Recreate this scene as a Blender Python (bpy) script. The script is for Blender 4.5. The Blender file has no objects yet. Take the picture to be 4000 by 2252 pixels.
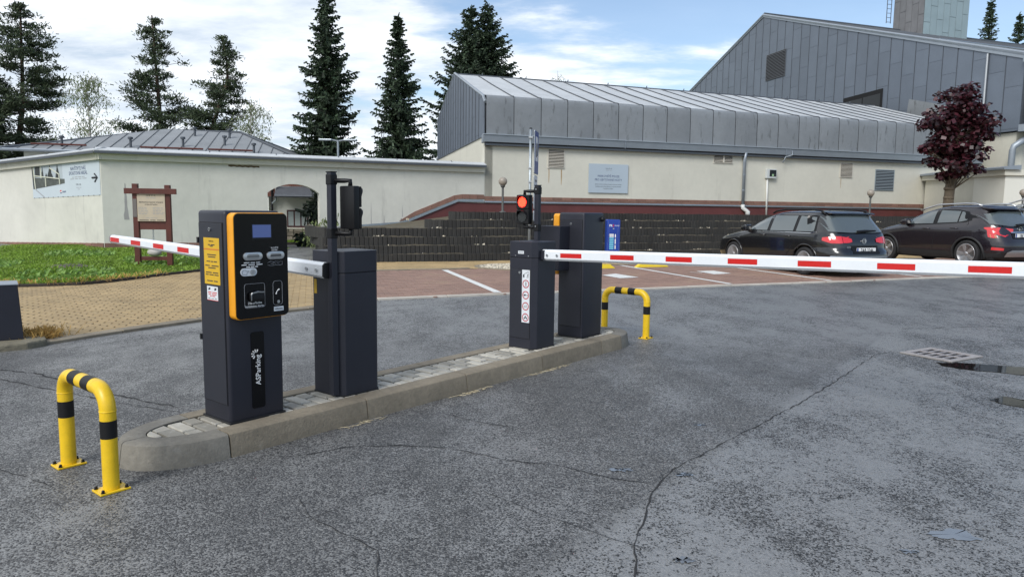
import bpy, bmesh, math, random
import numpy as np
from mathutils import Vector, Matrix
random.seed(7); RNG=np.random.default_rng(7)
SC=bpy.context.scene; COL=SC.collection
R=math.radians
# ---------------------------------------------------------------- camera
cd=bpy.data.cameras.new('Camera'); cam=bpy.data.objects.new('Camera',cd); COL.objects.link(cam)
cd.sensor_width=36; cd.lens=25.2; cd.clip_start=.05; cd.clip_end=2000
_p=math.atan(312/2800); _r=math.atan(.013)
_fw=Vector((0,math.cos(_p),-math.sin(_p))); _up=Vector((0,math.sin(_p),math.cos(_p))); _rt=Vector((1,0,0))
_ix=math.cos(_r)*_rt+math.sin(_r)*_up; _iy=math.sin(_r)*_rt-math.cos(_r)*_up
m=Matrix((_ix,-_iy,-_fw)).transposed().to_4x4(); m.translation=Vector((0,0,1.44)); cam.matrix_world=m
SC.camera=cam
# ---------------------------------------------------------------- sky
SUN_AZ,SUN_EL=-150,42          # azimuth from +Y towards +X, elevation (degrees)
wd=bpy.data.worlds.new('World'); SC.world=wd; wd.use_nodes=True
nt=wd.node_tree; N=nt.nodes; L=nt.links; N.clear()
def wn(t,**k):
    n=N.new(t)
    for a,b in k.items(): setattr(n,a,b)
    return n
def wmath(op,a,b=None,clamp=False):
    n=wn('ShaderNodeMath',operation=op,use_clamp=clamp)
    for i,q in enumerate((a,b)):
        if q is None: continue
        if isinstance(q,(int,float)): n.inputs[i].default_value=q
        else: L.new(q,n.inputs[i])
    return n.outputs[0]
sky=wn('ShaderNodeTexSky',sky_type='NISHITA',sun_disc=False,sun_elevation=R(SUN_EL),sun_rotation=R(SUN_AZ),air_density=1.0,dust_density=1.2,ozone_density=1.5)
tc=wn('ShaderNodeTexCoord'); sp=wn('ShaderNodeSeparateXYZ'); L.new(tc.outputs['Generated'],sp.inputs[0])
zz=wmath('ADD',wmath('MAXIMUM',sp.outputs[2],0.0),.16)
cb=wn('ShaderNodeCombineXYZ'); L.new(wmath('DIVIDE',sp.outputs[0],zz),cb.inputs[0]); L.new(wmath('DIVIDE',sp.outputs[1],zz),cb.inputs[1])
mp=wn('ShaderNodeMapping'); mp.inputs['Location'].default_value=(3.1,1.35,0); mp.inputs['Rotation'].default_value=(0,0,R(24)); mp.inputs['Scale'].default_value=(.75,1.15,1); L.new(cb.outputs[0],mp.inputs[0])
n1=wn('ShaderNodeTexNoise'); n1.inputs['Scale'].default_value=1.05; n1.inputs['Detail'].default_value=9; n1.inputs['Roughness'].default_value=.58; n1.inputs['Distortion'].default_value=.35; L.new(mp.outputs[0],n1.inputs['Vector'])
n2=wn('ShaderNodeTexNoise'); n2.inputs['Scale'].default_value=3.2; n2.inputs['Detail'].default_value=7; n2.inputs['Roughness'].default_value=.6; L.new(mp.outputs[0],n2.inputs['Vector'])
# cover: thick veil on the sun's side, broken on the other
veil=wmath('MULTIPLY',wmath('SUBTRACT',.0,sp.outputs[0]),.40)
cov=wmath('ADD',wmath('ADD',n1.outputs[0],wmath('MULTIPLY',wmath('SUBTRACT',n2.outputs[0],.5),.28)),veil)
mr=wn('ShaderNodeMapRange',interpolation_type='SMOOTHSTEP'); mr.inputs[1].default_value=.41; mr.inputs[2].default_value=.58; L.new(cov,mr.inputs[0])
cr=wn('ShaderNodeValToRGB'); e=cr.color_ramp.elements; e[0].position=.38; e[0].color=(.44,.52,.62,1); e[1].position=.62; e[1].color=(.93,.955,.98,1)
L.new(wmath('ADD',wmath('MULTIPLY',n1.outputs[0],.55),wmath('MULTIPLY',n2.outputs[0],.45)),cr.inputs[0])
b1=wn('ShaderNodeBackground'); L.new(sky.outputs[0],b1.inputs[0]); b1.inputs[1].default_value=.08
b2=wn('ShaderNodeBackground'); L.new(cr.outputs[0],b2.inputs[0]); b2.inputs[1].default_value=.66
mx=wn('ShaderNodeMixShader'); L.new(wmath('ADD',wmath('MULTIPLY',mr.outputs[0],.88),.07),mx.inputs[0]); L.new(b1.outputs[0],mx.inputs[1]); L.new(b2.outputs[0],mx.inputs[2])
wo=wn('ShaderNodeOutputWorld'); L.new(mx.outputs[0],wo.inputs[0])
# ---------------------------------------------------------------- sun (veiled)
sd=bpy.data.lights.new('Sun','SUN'); sun=bpy.data.objects.new('Sun',sd); COL.objects.link(sun)
sd.energy=1.25; sd.angle=R(25); sd.color=(1,.98,.945)
_d=Vector((math.sin(R(SUN_AZ))*math.cos(R(SUN_EL)),math.cos(R(SUN_AZ))*math.cos(R(SUN_EL)),math.sin(R(SUN_EL))))
sun.rotation_euler=_d.to_track_quat('Z','Y').to_euler(); sun.location=_d*40
vs=SC.view_settings; vs.view_transform='Standard'; vs.look='None'; vs.exposure=1.08; vs.gamma=1; vs.use_curve_mapping=False

# ================================================================ helpers
class MB:
    def __init__(s): s.v=[]; s.f=[]
    def add(s,vs,fs):
        o=len(s.v); s.v+= [tuple(q) for q in vs]; s.f+=[tuple(i+o for i in f) for f in fs]; return s
    def box(s,x0,x1,y0,y1,z0,z1):
        return s.add([(x0,y0,z0),(x1,y0,z0),(x1,y1,z0),(x0,y1,z0),(x0,y0,z1),(x1,y0,z1),(x1,y1,z1),(x0,y1,z1)],
            [(3,2,1,0),(4,5,6,7),(0,1,5,4),(1,2,6,5),(2,3,7,6),(3,0,4,7)])
    def cbox(s,c,sz): 
        return s.box(c[0]-sz[0]/2,c[0]+sz[0]/2,c[1]-sz[1]/2,c[1]+sz[1]/2,c[2]-sz[2]/2,c[2]+sz[2]/2)
    def prism(s,poly,off):
        """poly: list of 3D points (planar), extruded by vector off"""
        n=len(poly); P=[Vector(p) for p in poly]; Q=[p+Vector(off) for p in P]
        nor=Vector((0,0,0))
        for i in range(n): nor+=P[i].cross(P[(i+1)%n])
        if nor.dot(Vector(off))>0: P.reverse(); Q.reverse()
        return s.add(P+Q,[tuple(range(n)),tuple(range(2*n-1,n-1,-1))]+[((i+1)%n,i,n+i,n+(i+1)%n) for i in range(n)])
    def zprism(s,poly,z0,z1): return s.prism([(p[0],p[1],z0) for p in poly],(0,0,z1-z0))
    def sheet(s,poly): return s.add(poly,[tuple(range(len(poly)))])
    def tube(s,path,r,n=10,cap=True):
        P=[Vector(p) for p in path]; rr=r if hasattr(r,'__len__') else [r]*len(P)
        vs=[];prev=None
        for i,p in enumerate(P):
            t=(P[min(i+1,len(P)-1)]-P[max(i-1,0)]).normalized()
            if prev is None:
                a=t.orthogonal().normalized()
            else:
                a=(prev-t*prev.dot(t)); a=a.normalized() if a.length>1e-6 else t.orthogonal().normalized()
            prev=a; b=t.cross(a)
            for k in range(n):
                an=2*math.pi*k/n; vs.append(p+(a*math.cos(an)+b*math.sin(an))*rr[i])
        fs=[(i*n+k,i*n+(k+1)%n,(i+1)*n+(k+1)%n,(i+1)*n+k) for i in range(len(P)-1) for k in range(n)]
        if cap: fs+=[tuple(range(n-1,-1,-1)),tuple(range((len(P)-1)*n,len(P)*n))]
        return s.add(vs,fs)
    def lathe(s,prof,c=(0,0,0),n=20):
        vs=[(c[0]+r*math.cos(2*math.pi*k/n),c[1]+r*math.sin(2*math.pi*k/n),c[2]+z) for r,z in prof for k in range(n)]
        fs=[(i*n+k,i*n+(k+1)%n,(i+1)*n+(k+1)%n,(i+1)*n+k) for i in range(len(prof)-1) for k in range(n)]
        fs+=[tuple(range(n-1,-1,-1)),tuple(range((len(prof)-1)*n,len(prof)*n))]
        return s.add(vs,fs)
    def disc(s,c,nrm,r,th,n=24):
        nrm=Vector(nrm).normalized(); c=Vector(c); return s.tube([c,c+nrm*th],r,n)
    def grid(s,fn,nu,nv):
        vs=[fn(i/nu,j/nv) for i in range(nu+1) for j in range(nv+1)]; w=nv+1
        return s.add(vs,[(i*w+j,(i+1)*w+j,(i+1)*w+j+1,i*w+j+1) for i in range(nu) for j in range(nv)])
    def mesh(s,name): 
        me=bpy.data.meshes.new(name); me.from_pydata(s.v,[],s.f); me.update(); return me
def mk(name,mb,mat=None,parent=None,bev=0,smooth=False,seg=2,fixn=True):
    me=mb.mesh(name) if isinstance(mb,MB) else mb
    if bev or fixn:
        bm=bmesh.new(); bm.from_mesh(me)
        if fixn: bmesh.ops.recalc_face_normals(bm,faces=bm.faces)
        if bev:
            es=[e for e in bm.edges if len(e.link_faces)==2 and e.calc_face_angle(0)>R(28)]
            bmesh.ops.bevel(bm,geom=es,offset=bev,segments=seg,profile=.5,affect='EDGES',clamp_overlap=True)
        bm.to_mesh(me); bm.free()
    if smooth:
        for p in me.polygons: p.use_smooth=True
        if bev or smooth=='auto':
            try: me.set_sharp_from_angle(angle=R(35))
            except Exception: pass
    if mat: 
        for q in (mat if isinstance(mat,(list,tuple)) else [mat]): me.materials.append(q)
    o=bpy.data.objects.new(name,me); COL.objects.link(o)
    if parent: o.parent=parent
    return o
def inst(name,me,parent=None,loc=(0,0,0),rz=0):
    o=bpy.data.objects.new(name,me); COL.objects.link(o); o.location=loc; o.rotation_euler=(0,0,rz)
    if parent: o.parent=parent
    return o
def tag(o,label,cat,group=None):
    o['label']=label; o['category']=cat
    if group: o['group']=group
    return o
def thing(name,label,cat,loc=(0,0,0),rz=0,group=None):
    o=bpy.data.objects.new(name,None); COL.objects.link(o); o.location=loc; o.rotation_euler=(0,0,rz); o.empty_display_size=.2
    return tag(o,label,cat,group)
def struct(o,kind='structure'): o['kind']=kind; return o
def quadcloud(name,C,A,B,mat,parent=None,kind=None):
    C=np.asarray(C,float);A=np.asarray(A,float);B=np.asarray(B,float); n=len(C)
    V=np.empty((n,4,3)); V[:,0]=C-A-B;V[:,1]=C+A-B;V[:,2]=C+A+B;V[:,3]=C-A+B
    me=bpy.data.meshes.new(name); me.vertices.add(n*4); me.vertices.foreach_set('co',V.reshape(-1)); 
    me.loops.add(n*4); me.loops.foreach_set('vertex_index',np.arange(n*4,dtype=np.int32)); me.polygons.add(n)
    me.polygons.foreach_set('loop_start',np.arange(0,n*4,4,dtype=np.int32)); me.update(calc_edges=True); me.validate()
    me.materials.append(mat); o=bpy.data.objects.new(name,me); COL.objects.link(o)
    if parent: o.parent=parent
    if kind: o['kind']=kind
    return o
def clip(poly,conv):
    """Sutherland-Hodgman: clip 2D polygon by convex CCW polygon"""
    out=list(poly)
    for i in range(len(conv)):
        a=conv[i]; b=conv[(i+1)%len(conv)]; inp=out; out=[]
        if not inp: return []
        def side(p): return (b[0]-a[0])*(p[1]-a[1])-(b[1]-a[1])*(p[0]-a[0])
        for j in range(len(inp)):
            p=inp[j]; q=inp[(j+1)%len(inp)]; sp_,sq=side(p),side(q)
            if sp_>=0: out.append(p)
            if (sp_>=0)!=(sq>=0):
                t=sp_/(sp_-sq); out.append((p[0]+(q[0]-p[0])*t,p[1]+(q[1]-p[1])*t))
    return out
def area(p): return .5*sum(p[i][0]*p[(i+1)%len(p)][1]-p[(i+1)%len(p)][0]*p[i][1] for i in range(len(p)))
def inside(p,poly):
    c=False; n=len(poly)
    for i in range(n):
        a=poly[i]; b=poly[(i+1)%n]
        if (a[1]>p[1])!=(b[1]>p[1]) and p[0]<(b[0]-a[0])*(p[1]-a[1])/(b[1]-a[1])+a[0]: c=not c
    return c
def panels(name,poly2,O,X,Y,cw,gap,th,mat,parent,rows=None,x0=None,stagger=.5,lift=0,minA=.02):
    """cut a convex 2D polygon (in frame O,X,Y) into panels, each an object"""
    if area(poly2)<0: poly2=poly2[::-1]
    O=Vector(O);X=Vector(X);Y=Vector(Y);Nn=X.cross(Y).normalized()
    xs=[p[0] for p in poly2]; ys=[p[1] for p in poly2]; a=min(xs) if x0 is None else x0; k=0; out=[]
    while a<max(xs):
        if rows:
            b=min(ys)-rows*((k*stagger)%1.0)-.01*random.random(); cells=[]
            while b<max(ys): cells.append((b,b+rows)); b+=rows
        else: cells=[(min(ys)-1,max(ys)+1)]
        for c0,c1 in cells:
            g=gap/2; q=clip([(a+g,c0+g),(a+cw-g,c0+g),(a+cw-g,c1-g),(a+g,c1-g)],poly2)
            if len(q)>2 and abs(area(q))>minA:
                mb=MB().prism([O+X*p[0]+Y*p[1]+Nn*lift for p in q],Nn*(th+random.uniform(-.002,.002))); out.append(mk(name,mb,mat,parent,fixn=False))
        a+=cw;k+=1
    return out
def text(name,s,size,mat,parent,O,X,Y,align='CENTER',bold=0,ext=.0006,spacing=1.0,sx=1.0):
    cu=bpy.data.curves.new('t','FONT'); cu.body=s; cu.size=size; cu.align_x=align; cu.align_y='CENTER'; cu.extrude=ext; cu.offset=bold; cu.resolution_u=2; cu.space_character=spacing; cu.space_line=1.0
    t=bpy.data.objects.new('t',cu); COL.objects.link(t); dg=bpy.context.evaluated_depsgraph_get(); me=bpy.data.meshes.new_from_object(t.evaluated_get(dg)); bpy.data.objects.remove(t); bpy.data.curves.remove(cu)
    X=Vector(X).normalized();Y=Vector(Y).normalized();Z=X.cross(Y)
    M4=Matrix((X*sx,Y,Z)).transposed().to_4x4(); M4.translation=Vector(O)+Z*ext
    me.transform(M4); me.materials.clear(); me.materials.append(mat); me.name=name
    o=bpy.data.objects.new(name,me); COL.objects.link(o)
    if parent: o.parent=parent
    return o
def scrib(parent,O,X,Y,w,h,mat,nw=3,align='CENTER',lift=.0004):
    """a line of print too small to read: word-long dashes"""
    X=Vector(X).normalized();Y=Vector(Y).normalized();Z=X.cross(Y);O=Vector(O); ws=[random.uniform(.5,1.3) for _ in range(nw)]; sc=w/(sum(ws)+.22*(nw-1)); x=-w/2 if align=='CENTER' else 0; mb=MB()
    for q in ws:
        a=x;b=x+q*sc; mb.prism([O+X*a-Y*h*.28,O+X*b-Y*h*.28,O+X*b+Y*h*.28,O+X*a+Y*h*.28],Z*lift); x=b+.22*sc
    o=mk('print',mb,mat,parent); return o
def flat(name,pts2,O,X,Y,th,mat,parent,bev=0,lift=0):
    X=Vector(X).normalized();Y=Vector(Y).normalized();Z=X.cross(Y); O=Vector(O)+Z*lift
    return mk(name,MB().prism([O+X*p[0]+Y*p[1] for p in pts2],Z*th),mat,parent,bev=bev)
def rrect(x0,x1,y0,y1,r,n=5):
    out=[]
    for cx,cy,a in ((x1-r,y1-r,0),(x0+r,y1-r,90),(x0+r,y0+r,180),(x1-r,y0+r,270)):
        for k in range(n+1): t=R(a+90*k/n); out.append((cx+r*math.cos(t),cy+r*math.sin(t)))
    return out
def circ(cx,cy,r,n=20): return [(cx+r*math.cos(2*math.pi*k/n),cy+r*math.sin(2*math.pi*k/n)) for k in range(n)]
def ringm(name,cx,cy,r0,r1,O,X,Y,th,mat,parent,n=28,sx=1):
    X=Vector(X).normalized();Y=Vector(Y).normalized();Z=X.cross(Y);O=Vector(O);mb=MB();v=[]
    for r,h in ((r0,0),(r1,0),(r1,th),(r0,th)):
        for k in range(n): a=2*math.pi*k/n; v.append(O+X*(cx+sx*r*math.cos(a))+Y*(cy+r*math.sin(a))+Z*h)
    mb.add(v,[(j*n+k,j*n+(k+1)%n,((j+1)%4)*n+(k+1)%n,((j+1)%4)*n+k) for j in range(4) for k in range(n)])
    return mk(name,mb,mat,parent)
# ================================================================ materials
def mat(name,col,rough=.6,metal=0.0,spec=.5,nz=None,bump=None,isl=0,obj=0,coat=0,emit=None,fine=None,streak=None,trans=0):
    """procedural material: nz=(scale,amount,detail) mottling, fine=second mottling, streak=(sx,sz,amount,col) vertical streaks, isl/obj=random value per piece"""
    M=bpy.data.materials.new(name); M.use_nodes=True; t=M.node_tree; n=t.nodes; l=t.links; P=n['Principled BSDF']
    P.inputs['Roughness'].default_value=rough; P.inputs['Metallic'].default_value=metal; P.inputs['Specular IOR Level'].default_value=spec; P.inputs['Coat Weight'].default_value=coat; P.inputs['Coat Roughness'].default_value=.05
    c=n.new('ShaderNodeRGB'); c.outputs[0].default_value=(*col,1); out=c.outputs[0]
    tcn=n.new('ShaderNodeTexCoord'); co=tcn.outputs['Object']
    def mul(fac_out,lo,hi,out):
        mr=n.new('ShaderNodeMapRange'); mr.inputs[3].default_value=lo; mr.inputs[4].default_value=hi; l.new(fac_out,mr.inputs[0])
        vm=n.new('ShaderNodeVectorMath'); vm.operation='SCALE'; l.new(out,vm.inputs[0]); l.new(mr.outputs[0],vm.inputs['Scale']); return vm.outputs[0]
    def noise(sc,det=4,vec=co,rg=.6):
        q=n.new('ShaderNodeTexNoise'); q.inputs['Scale'].default_value=sc; q.inputs['Detail'].default_value=det; q.inputs['Roughness'].default_value=rg; l.new(vec,q.inputs['Vector']); return q.outputs[0]
    for z in (nz,fine):
        if z: out=mul(noise(z[0],z[2] if len(z)>2 else 4),1-z[1]*1.6,1+z[1]*1.6,out)
    if isl:
        g=n.new('ShaderNodeNewGeometry'); out=mul(g.outputs['Random Per Island'],1-isl,1+isl,out)
    if obj:
        g=n.new('ShaderNodeObjectInfo'); out=mul(g.outputs['Random'],1-obj,1+obj,out)
    if streak:
        mpn=n.new('ShaderNodeMapping'); mpn.inputs['Scale'].default_value=(streak[0],streak[0],streak[1]); l.new(co,mpn.inputs[0])
        s=noise(1,6,mpn.outputs[0],.65); mr=n.new('ShaderNodeMapRange'); mr.inputs[1].default_value=streak[4]; mr.inputs[2].default_value=streak[4]+.16; mr.inputs[4].default_value=streak[2]; l.new(s,mr.inputs[0])
        mxn=n.new('ShaderNodeMix'); mxn.data_type='RGBA'; l.new(mr.outputs[0],mxn.inputs[0]); l.new(out,mxn.inputs[6]); mxn.inputs[7].default_value=(*streak[3],1); out=mxn.outputs[2]
    l.new(out,P.inputs['Base Color'])
    if emit: P.inputs['Emission Color'].default_value=(*emit[0],1); P.inputs['Emission Strength'].default_value=emit[1]
    if bump:
        b=n.new('ShaderNodeBump'); b.inputs['Strength'].default_value=bump[1]; b.inputs['Distance'].default_value=bump[2] if len(bump)>2 else .01
        l.new(noise(bump[0],bump[3] if len(bump)>3 else 5),b.inputs['Height']); l.new(b.outputs[0],P.inputs['Normal'])
    if trans:
        tb=n.new('ShaderNodeBsdfTranslucent'); l.new(out,tb.inputs[0]); mxs=n.new('ShaderNodeMixShader'); mxs.inputs[0].default_value=trans; l.new(P.outputs[0],mxs.inputs[1]); l.new(tb.outputs[0],mxs.inputs[2]); l.new(mxs.outputs[0],n['Material Output'].inputs[0])
    return M
ANTH=mat('anthracite paint',(.0185,.0200,.0300),.46,nz=(5,.14,8),bump=(420,.10,.002),spec=.42,streak=(70,45,.35,(.20,.20,.20),.735))
ANTHD=mat('anthracite door',(.0165,.018,.0265),.48,nz=(9,.10),bump=(420,.10,.002))
BLACK=mat('black plastic',(.0055,.0055,.0065),.5,nz=(30,.15),spec=.35)
GLOSSB=mat('black gloss',(.0028,.0028,.0035),.2,spec=.3)
RUBBER=mat('rubber',(.014,.014,.015),.8,nz=(30,.2))
ORANGE=mat('orange paint',(.80,.335,.012),.4,nz=(12,.05))
YEL=mat('yellow paint',(.78,.50,.012),.38,nz=(10,.12,8),fine=(90,.07),bump=(200,.08,.002),streak=(34,22,.7,(.20,.15,.07),.665))
YELM=mat('yellow marker',(.75,.55,.03),.6,nz=(14,.12))
WHITEM=mat('white boom paint',(.74,.77,.80),.32,nz=(6,.05),fine=(60,.03))
WHITEP=mat('white print',(.78,.78,.77),.5)
RED=mat('red reflective tape',(.56,.012,.010),.35,nz=(60,.08))
STEEL=mat('steel',(.52,.53,.54),.3,1.0,nz=(30,.1))
ALU=mat('aluminium',(.55,.56,.57),.38,.9,nz=(30,.1))
GALV=mat('galvanised metal',(.36,.40,.43),.42,.75,nz=(14,.14))
INK=mat('dark ink',(.02,.022,.03),.6)
INKB=mat('blue ink',(.05,.07,.16),.6)
GREYP=mat('grey print',(.30,.31,.33),.5)
YSTICK=mat('yellow sticker',(.62,.38,.015),.5,nz=(20,.06))
STICKW=mat('white sticker',(.66,.69,.72),.45,nz=(25,.05))
CONC=mat('kerb concrete',(.225,.190,.138),.85,nz=(3.5,.32,8),fine=(30,.20),bump=(70,.7,.006),streak=(7,9,.4,(.34,.33,.31),.66),obj=.12)
CONCN=mat('nose concrete',(.185,.172,.145),.85,nz=(4,.34,8),fine=(30,.20),bump=(70,.7,.006),streak=(5,7,.5,(.28,.29,.29),.58))
PAVER=mat('paver',(.37,.345,.29),.72,nz=(14,.16,6),fine=(90,.10),bump=(160,.3,.003),obj=.38,streak=(14,14,.5,(.58,.58,.56),.56))
BRY=mat('yellow brick',(.345,.245,.120),.72,nz=(1.1,.22,6),fine=(60,.16),isl=.16,obj=.12,bump=(140,.3,.003))
BRR=mat('red brick',(.255,.158,.120),.72,nz=(.9,.20,6),fine=(60,.15),isl=.16,bump=(140,.3,.003),streak=(.9,.9,.5,(.25,.19,.11),.56))
JOINT=mat('joint sand',(.038,.032,.022),.9,nz=(8,.3))
LINE=mat('road line paint',(.68,.68,.65),.7,nz=(9,.10),streak=(16,16,.75,(.30,.18,.14),.58))
STUC=mat('cream stucco',(.62,.60,.515),.9,nz=(.55,.09,7),fine=(6,.04),bump=(70,.55,.008,3),streak=(2.2,.30,.42,(.33,.315,.26),.60))
STUW=mat('white stucco',(.60,.59,.525),.9,nz=(.6,.13,7),fine=(5,.05),bump=(55,.7,.010,3),streak=(3.0,.35,.45,(.30,.29,.265),.59))
PLINTH=mat('oxblood plinth paint',(.115,.032,.030),.6,nz=(1.3,.25,6),fine=(20,.1))
BRICKC=mat('brown clinker',(.215,.115,.085),.75,nz=(5,.15),obj=.16,bump=(80,.3,.004))
ZINC=mat('zinc cladding',(.135,.160,.198),.55,.15,nz=(.9,.10,6),fine=(14,.06),obj=.06,streak=(3,.6,.18,(.24,.26,.28),.66))
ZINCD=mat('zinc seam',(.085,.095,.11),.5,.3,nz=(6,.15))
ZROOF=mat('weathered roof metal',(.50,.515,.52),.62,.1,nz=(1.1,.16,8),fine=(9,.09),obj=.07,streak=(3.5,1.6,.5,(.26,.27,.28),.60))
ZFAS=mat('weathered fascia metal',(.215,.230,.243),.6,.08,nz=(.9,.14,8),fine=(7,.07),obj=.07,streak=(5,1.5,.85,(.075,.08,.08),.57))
ZTIN=mat('pale tin cladding',(.30,.37,.385),.5,.3,nz=(.8,.10),obj=.05)
ZBRN=mat('brown grey tin cladding',(.150,.150,.156),.6,.2,nz=(1.2,.2),obj=.05)
GUT=mat('gutter metal',(.30,.335,.375),.45,.4,nz=(2,.10))
DARK=mat('dark void',(.006,.006,.007),.9)
PALI=mat('concrete palisade',(.030,.029,.027),.85,nz=(2,.25,6),fine=(30,.25),isl=.14,bump=(60,.4,.006))
WOODR=mat('red brown wood stain',(.095,.022,.014),.5,nz=(3,.2),streak=(30,2,.5,(.05,.012,.008),.52))
PAPER=mat('parchment print',(.50,.42,.31),.6,nz=(4,.14,6))
STONE=mat('hanging stone',(.42,.40,.37),.8,nz=(7,.18,6),bump=(40,.4,.006))
RUBST=mat('rubble stone',(.20,.175,.135),.85,nz=(3,.25,6),fine=(25,.15),obj=.25,bump=(30,.5,.02))
HOUSEW=mat('house render',(.78,.79,.72),.9,nz=(1,.06),bump=(60,.4,.006))
LOGM=mat('split wood',(.38,.20,.085),.8,nz=(6,.3),obj=.3)
PEB=mat('white pebbles',(.46,.41,.32),.75,nz=(8,.1),isl=.42)
GLASS=mat('window glass',(.028,.034,.038),.05,spec=.8,coat=.6)
GLASSB=mat('bright window glass',(.075,.093,.097),.06,spec=.9,coat=.8)  # base colour lifted to stand in for reflected sky
CARK=mat('black car paint',(.0055,.0058,.0075),.24,.0,spec=.5,coat=1.0)
CARP=mat('aubergine car paint',(.012,.0085,.0125),.26,.1,spec=.5,coat=1.0)
CARS=mat('silver car paint',(.46,.47,.48),.3,.6,coat=1.0)
TAIL=mat('tail light red',(.62,.016,.022),.10,spec=.7,coat=1.0)
TAILC=mat('tail light amber',(.42,.26,.12),.12,coat=1.0)
CHROME=mat('chrome',(.75,.76,.78),.12,1.0)
RIM=mat('alloy rim',(.50,.50,.51),.3,.8)
BARK=mat('pine bark',(.085,.050,.034),.9,nz=(4,.3),bump=(20,.6,.03))
BARKG=mat('maple bark',(.115,.090,.062),.9,nz=(7,.3,6),bump=(25,.8,.03))
BARKD=mat('spruce bark',(.045,.036,.029),.9,nz=(5,.3))
BARKW=mat('birch bark',(.35,.34,.31),.8,streak=(2,9,.8,(.03,.03,.03),.56))
SPRU=mat('spruce needles',(.040,.064,.033),.7,isl=.65,trans=.15,nz=(.6,.25))
PINE=mat('pine needles',(.052,.074,.034),.7,isl=.5,trans=.15,nz=(.5,.25))
BIRL=mat('birch leaves',(.17,.21,.085),.6,isl=.4,trans=.35)
MAPL=mat('red maple leaves',(.046,.010,.015),.38,isl=.75,trans=.22,spec=.5)
YEWL=mat('yew needles',(.014,.025,.014),.75,isl=.5,trans=.1)
GRASS=mat('grass blades',(.205,.315,.038),.6,isl=.5,trans=.35,nz=(1.3,.36))
WEED=mat('dandelion leaves',(.20,.33,.07),.6,isl=.4,trans=.35)
DRYG=mat('dry grass',(.60,.38,.12),.8,isl=.4,trans=.3)
SOIL=mat('lawn soil',(.10,.165,.026),.95,nz=(3,.35,6))
FARG=mat('far ground',(.07,.10,.035),.95,nz=(.2,.3))
TERR=mat('terrace earth',(.10,.085,.055),.95,nz=(2,.3,6))
OLDSL=mat('old slab concrete',(.19,.17,.12),.85,nz=(3,.3,8),fine=(30,.2),bump=(25,.7,.02))
IRON=mat('cast iron',(.40,.37,.365),.5,.35,nz=(9,.25),fine=(60,.1))
BLUE=mat('blue cabinet',(.010,.045,.30),.35,nz=(2,.25)); BLUE2=mat('light blue cabinet base',(.012,.14,.42),.4)
CYAN=mat('cyan print',(.16,.50,.66),.5)
SIGNB=mat('traffic sign blue',(.012,.05,.26),.4)
BANN=mat('pale banner',(.50,.56,.60),.55,nz=(.8,.05)); BOARDP=mat('pale blue board',(.43,.50,.56),.5,nz=(1,.04))
PHOTG=mat('photo grey',(.075,.085,.075),.6,nz=(5,.5,8)); PHOTD=mat('photo dark',(.025,.03,.028),.6,nz=(9,.4,8))
GLOBE=mat('lamp globe glass',(.42,.37,.31),.25,spec=.5,trans=.3)
LCD=mat('lcd screen',(.05,.075,.20),.2,emit=((.06,.09,.22),.25))
LEDR=mat('led red lit',(.9,.05,.02),.4,emit=((1.0,.035,.012),5.0)); LENSR=mat('red lens',(.30,.006,.006),.2,emit=((.7,.01,.004),.65),coat=.5); LENSK=mat('dark lens',(.012,.013,.014),.25,nz=(200,.5),coat=.4); LEDK=mat('led unlit',(.05,.055,.055),.3)
DOMEW=mat('white dome reflection',(.62,.64,.68),.25,coat=.6)
CRACK=mat('crack',(.022,.022,.023),.9)
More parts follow.
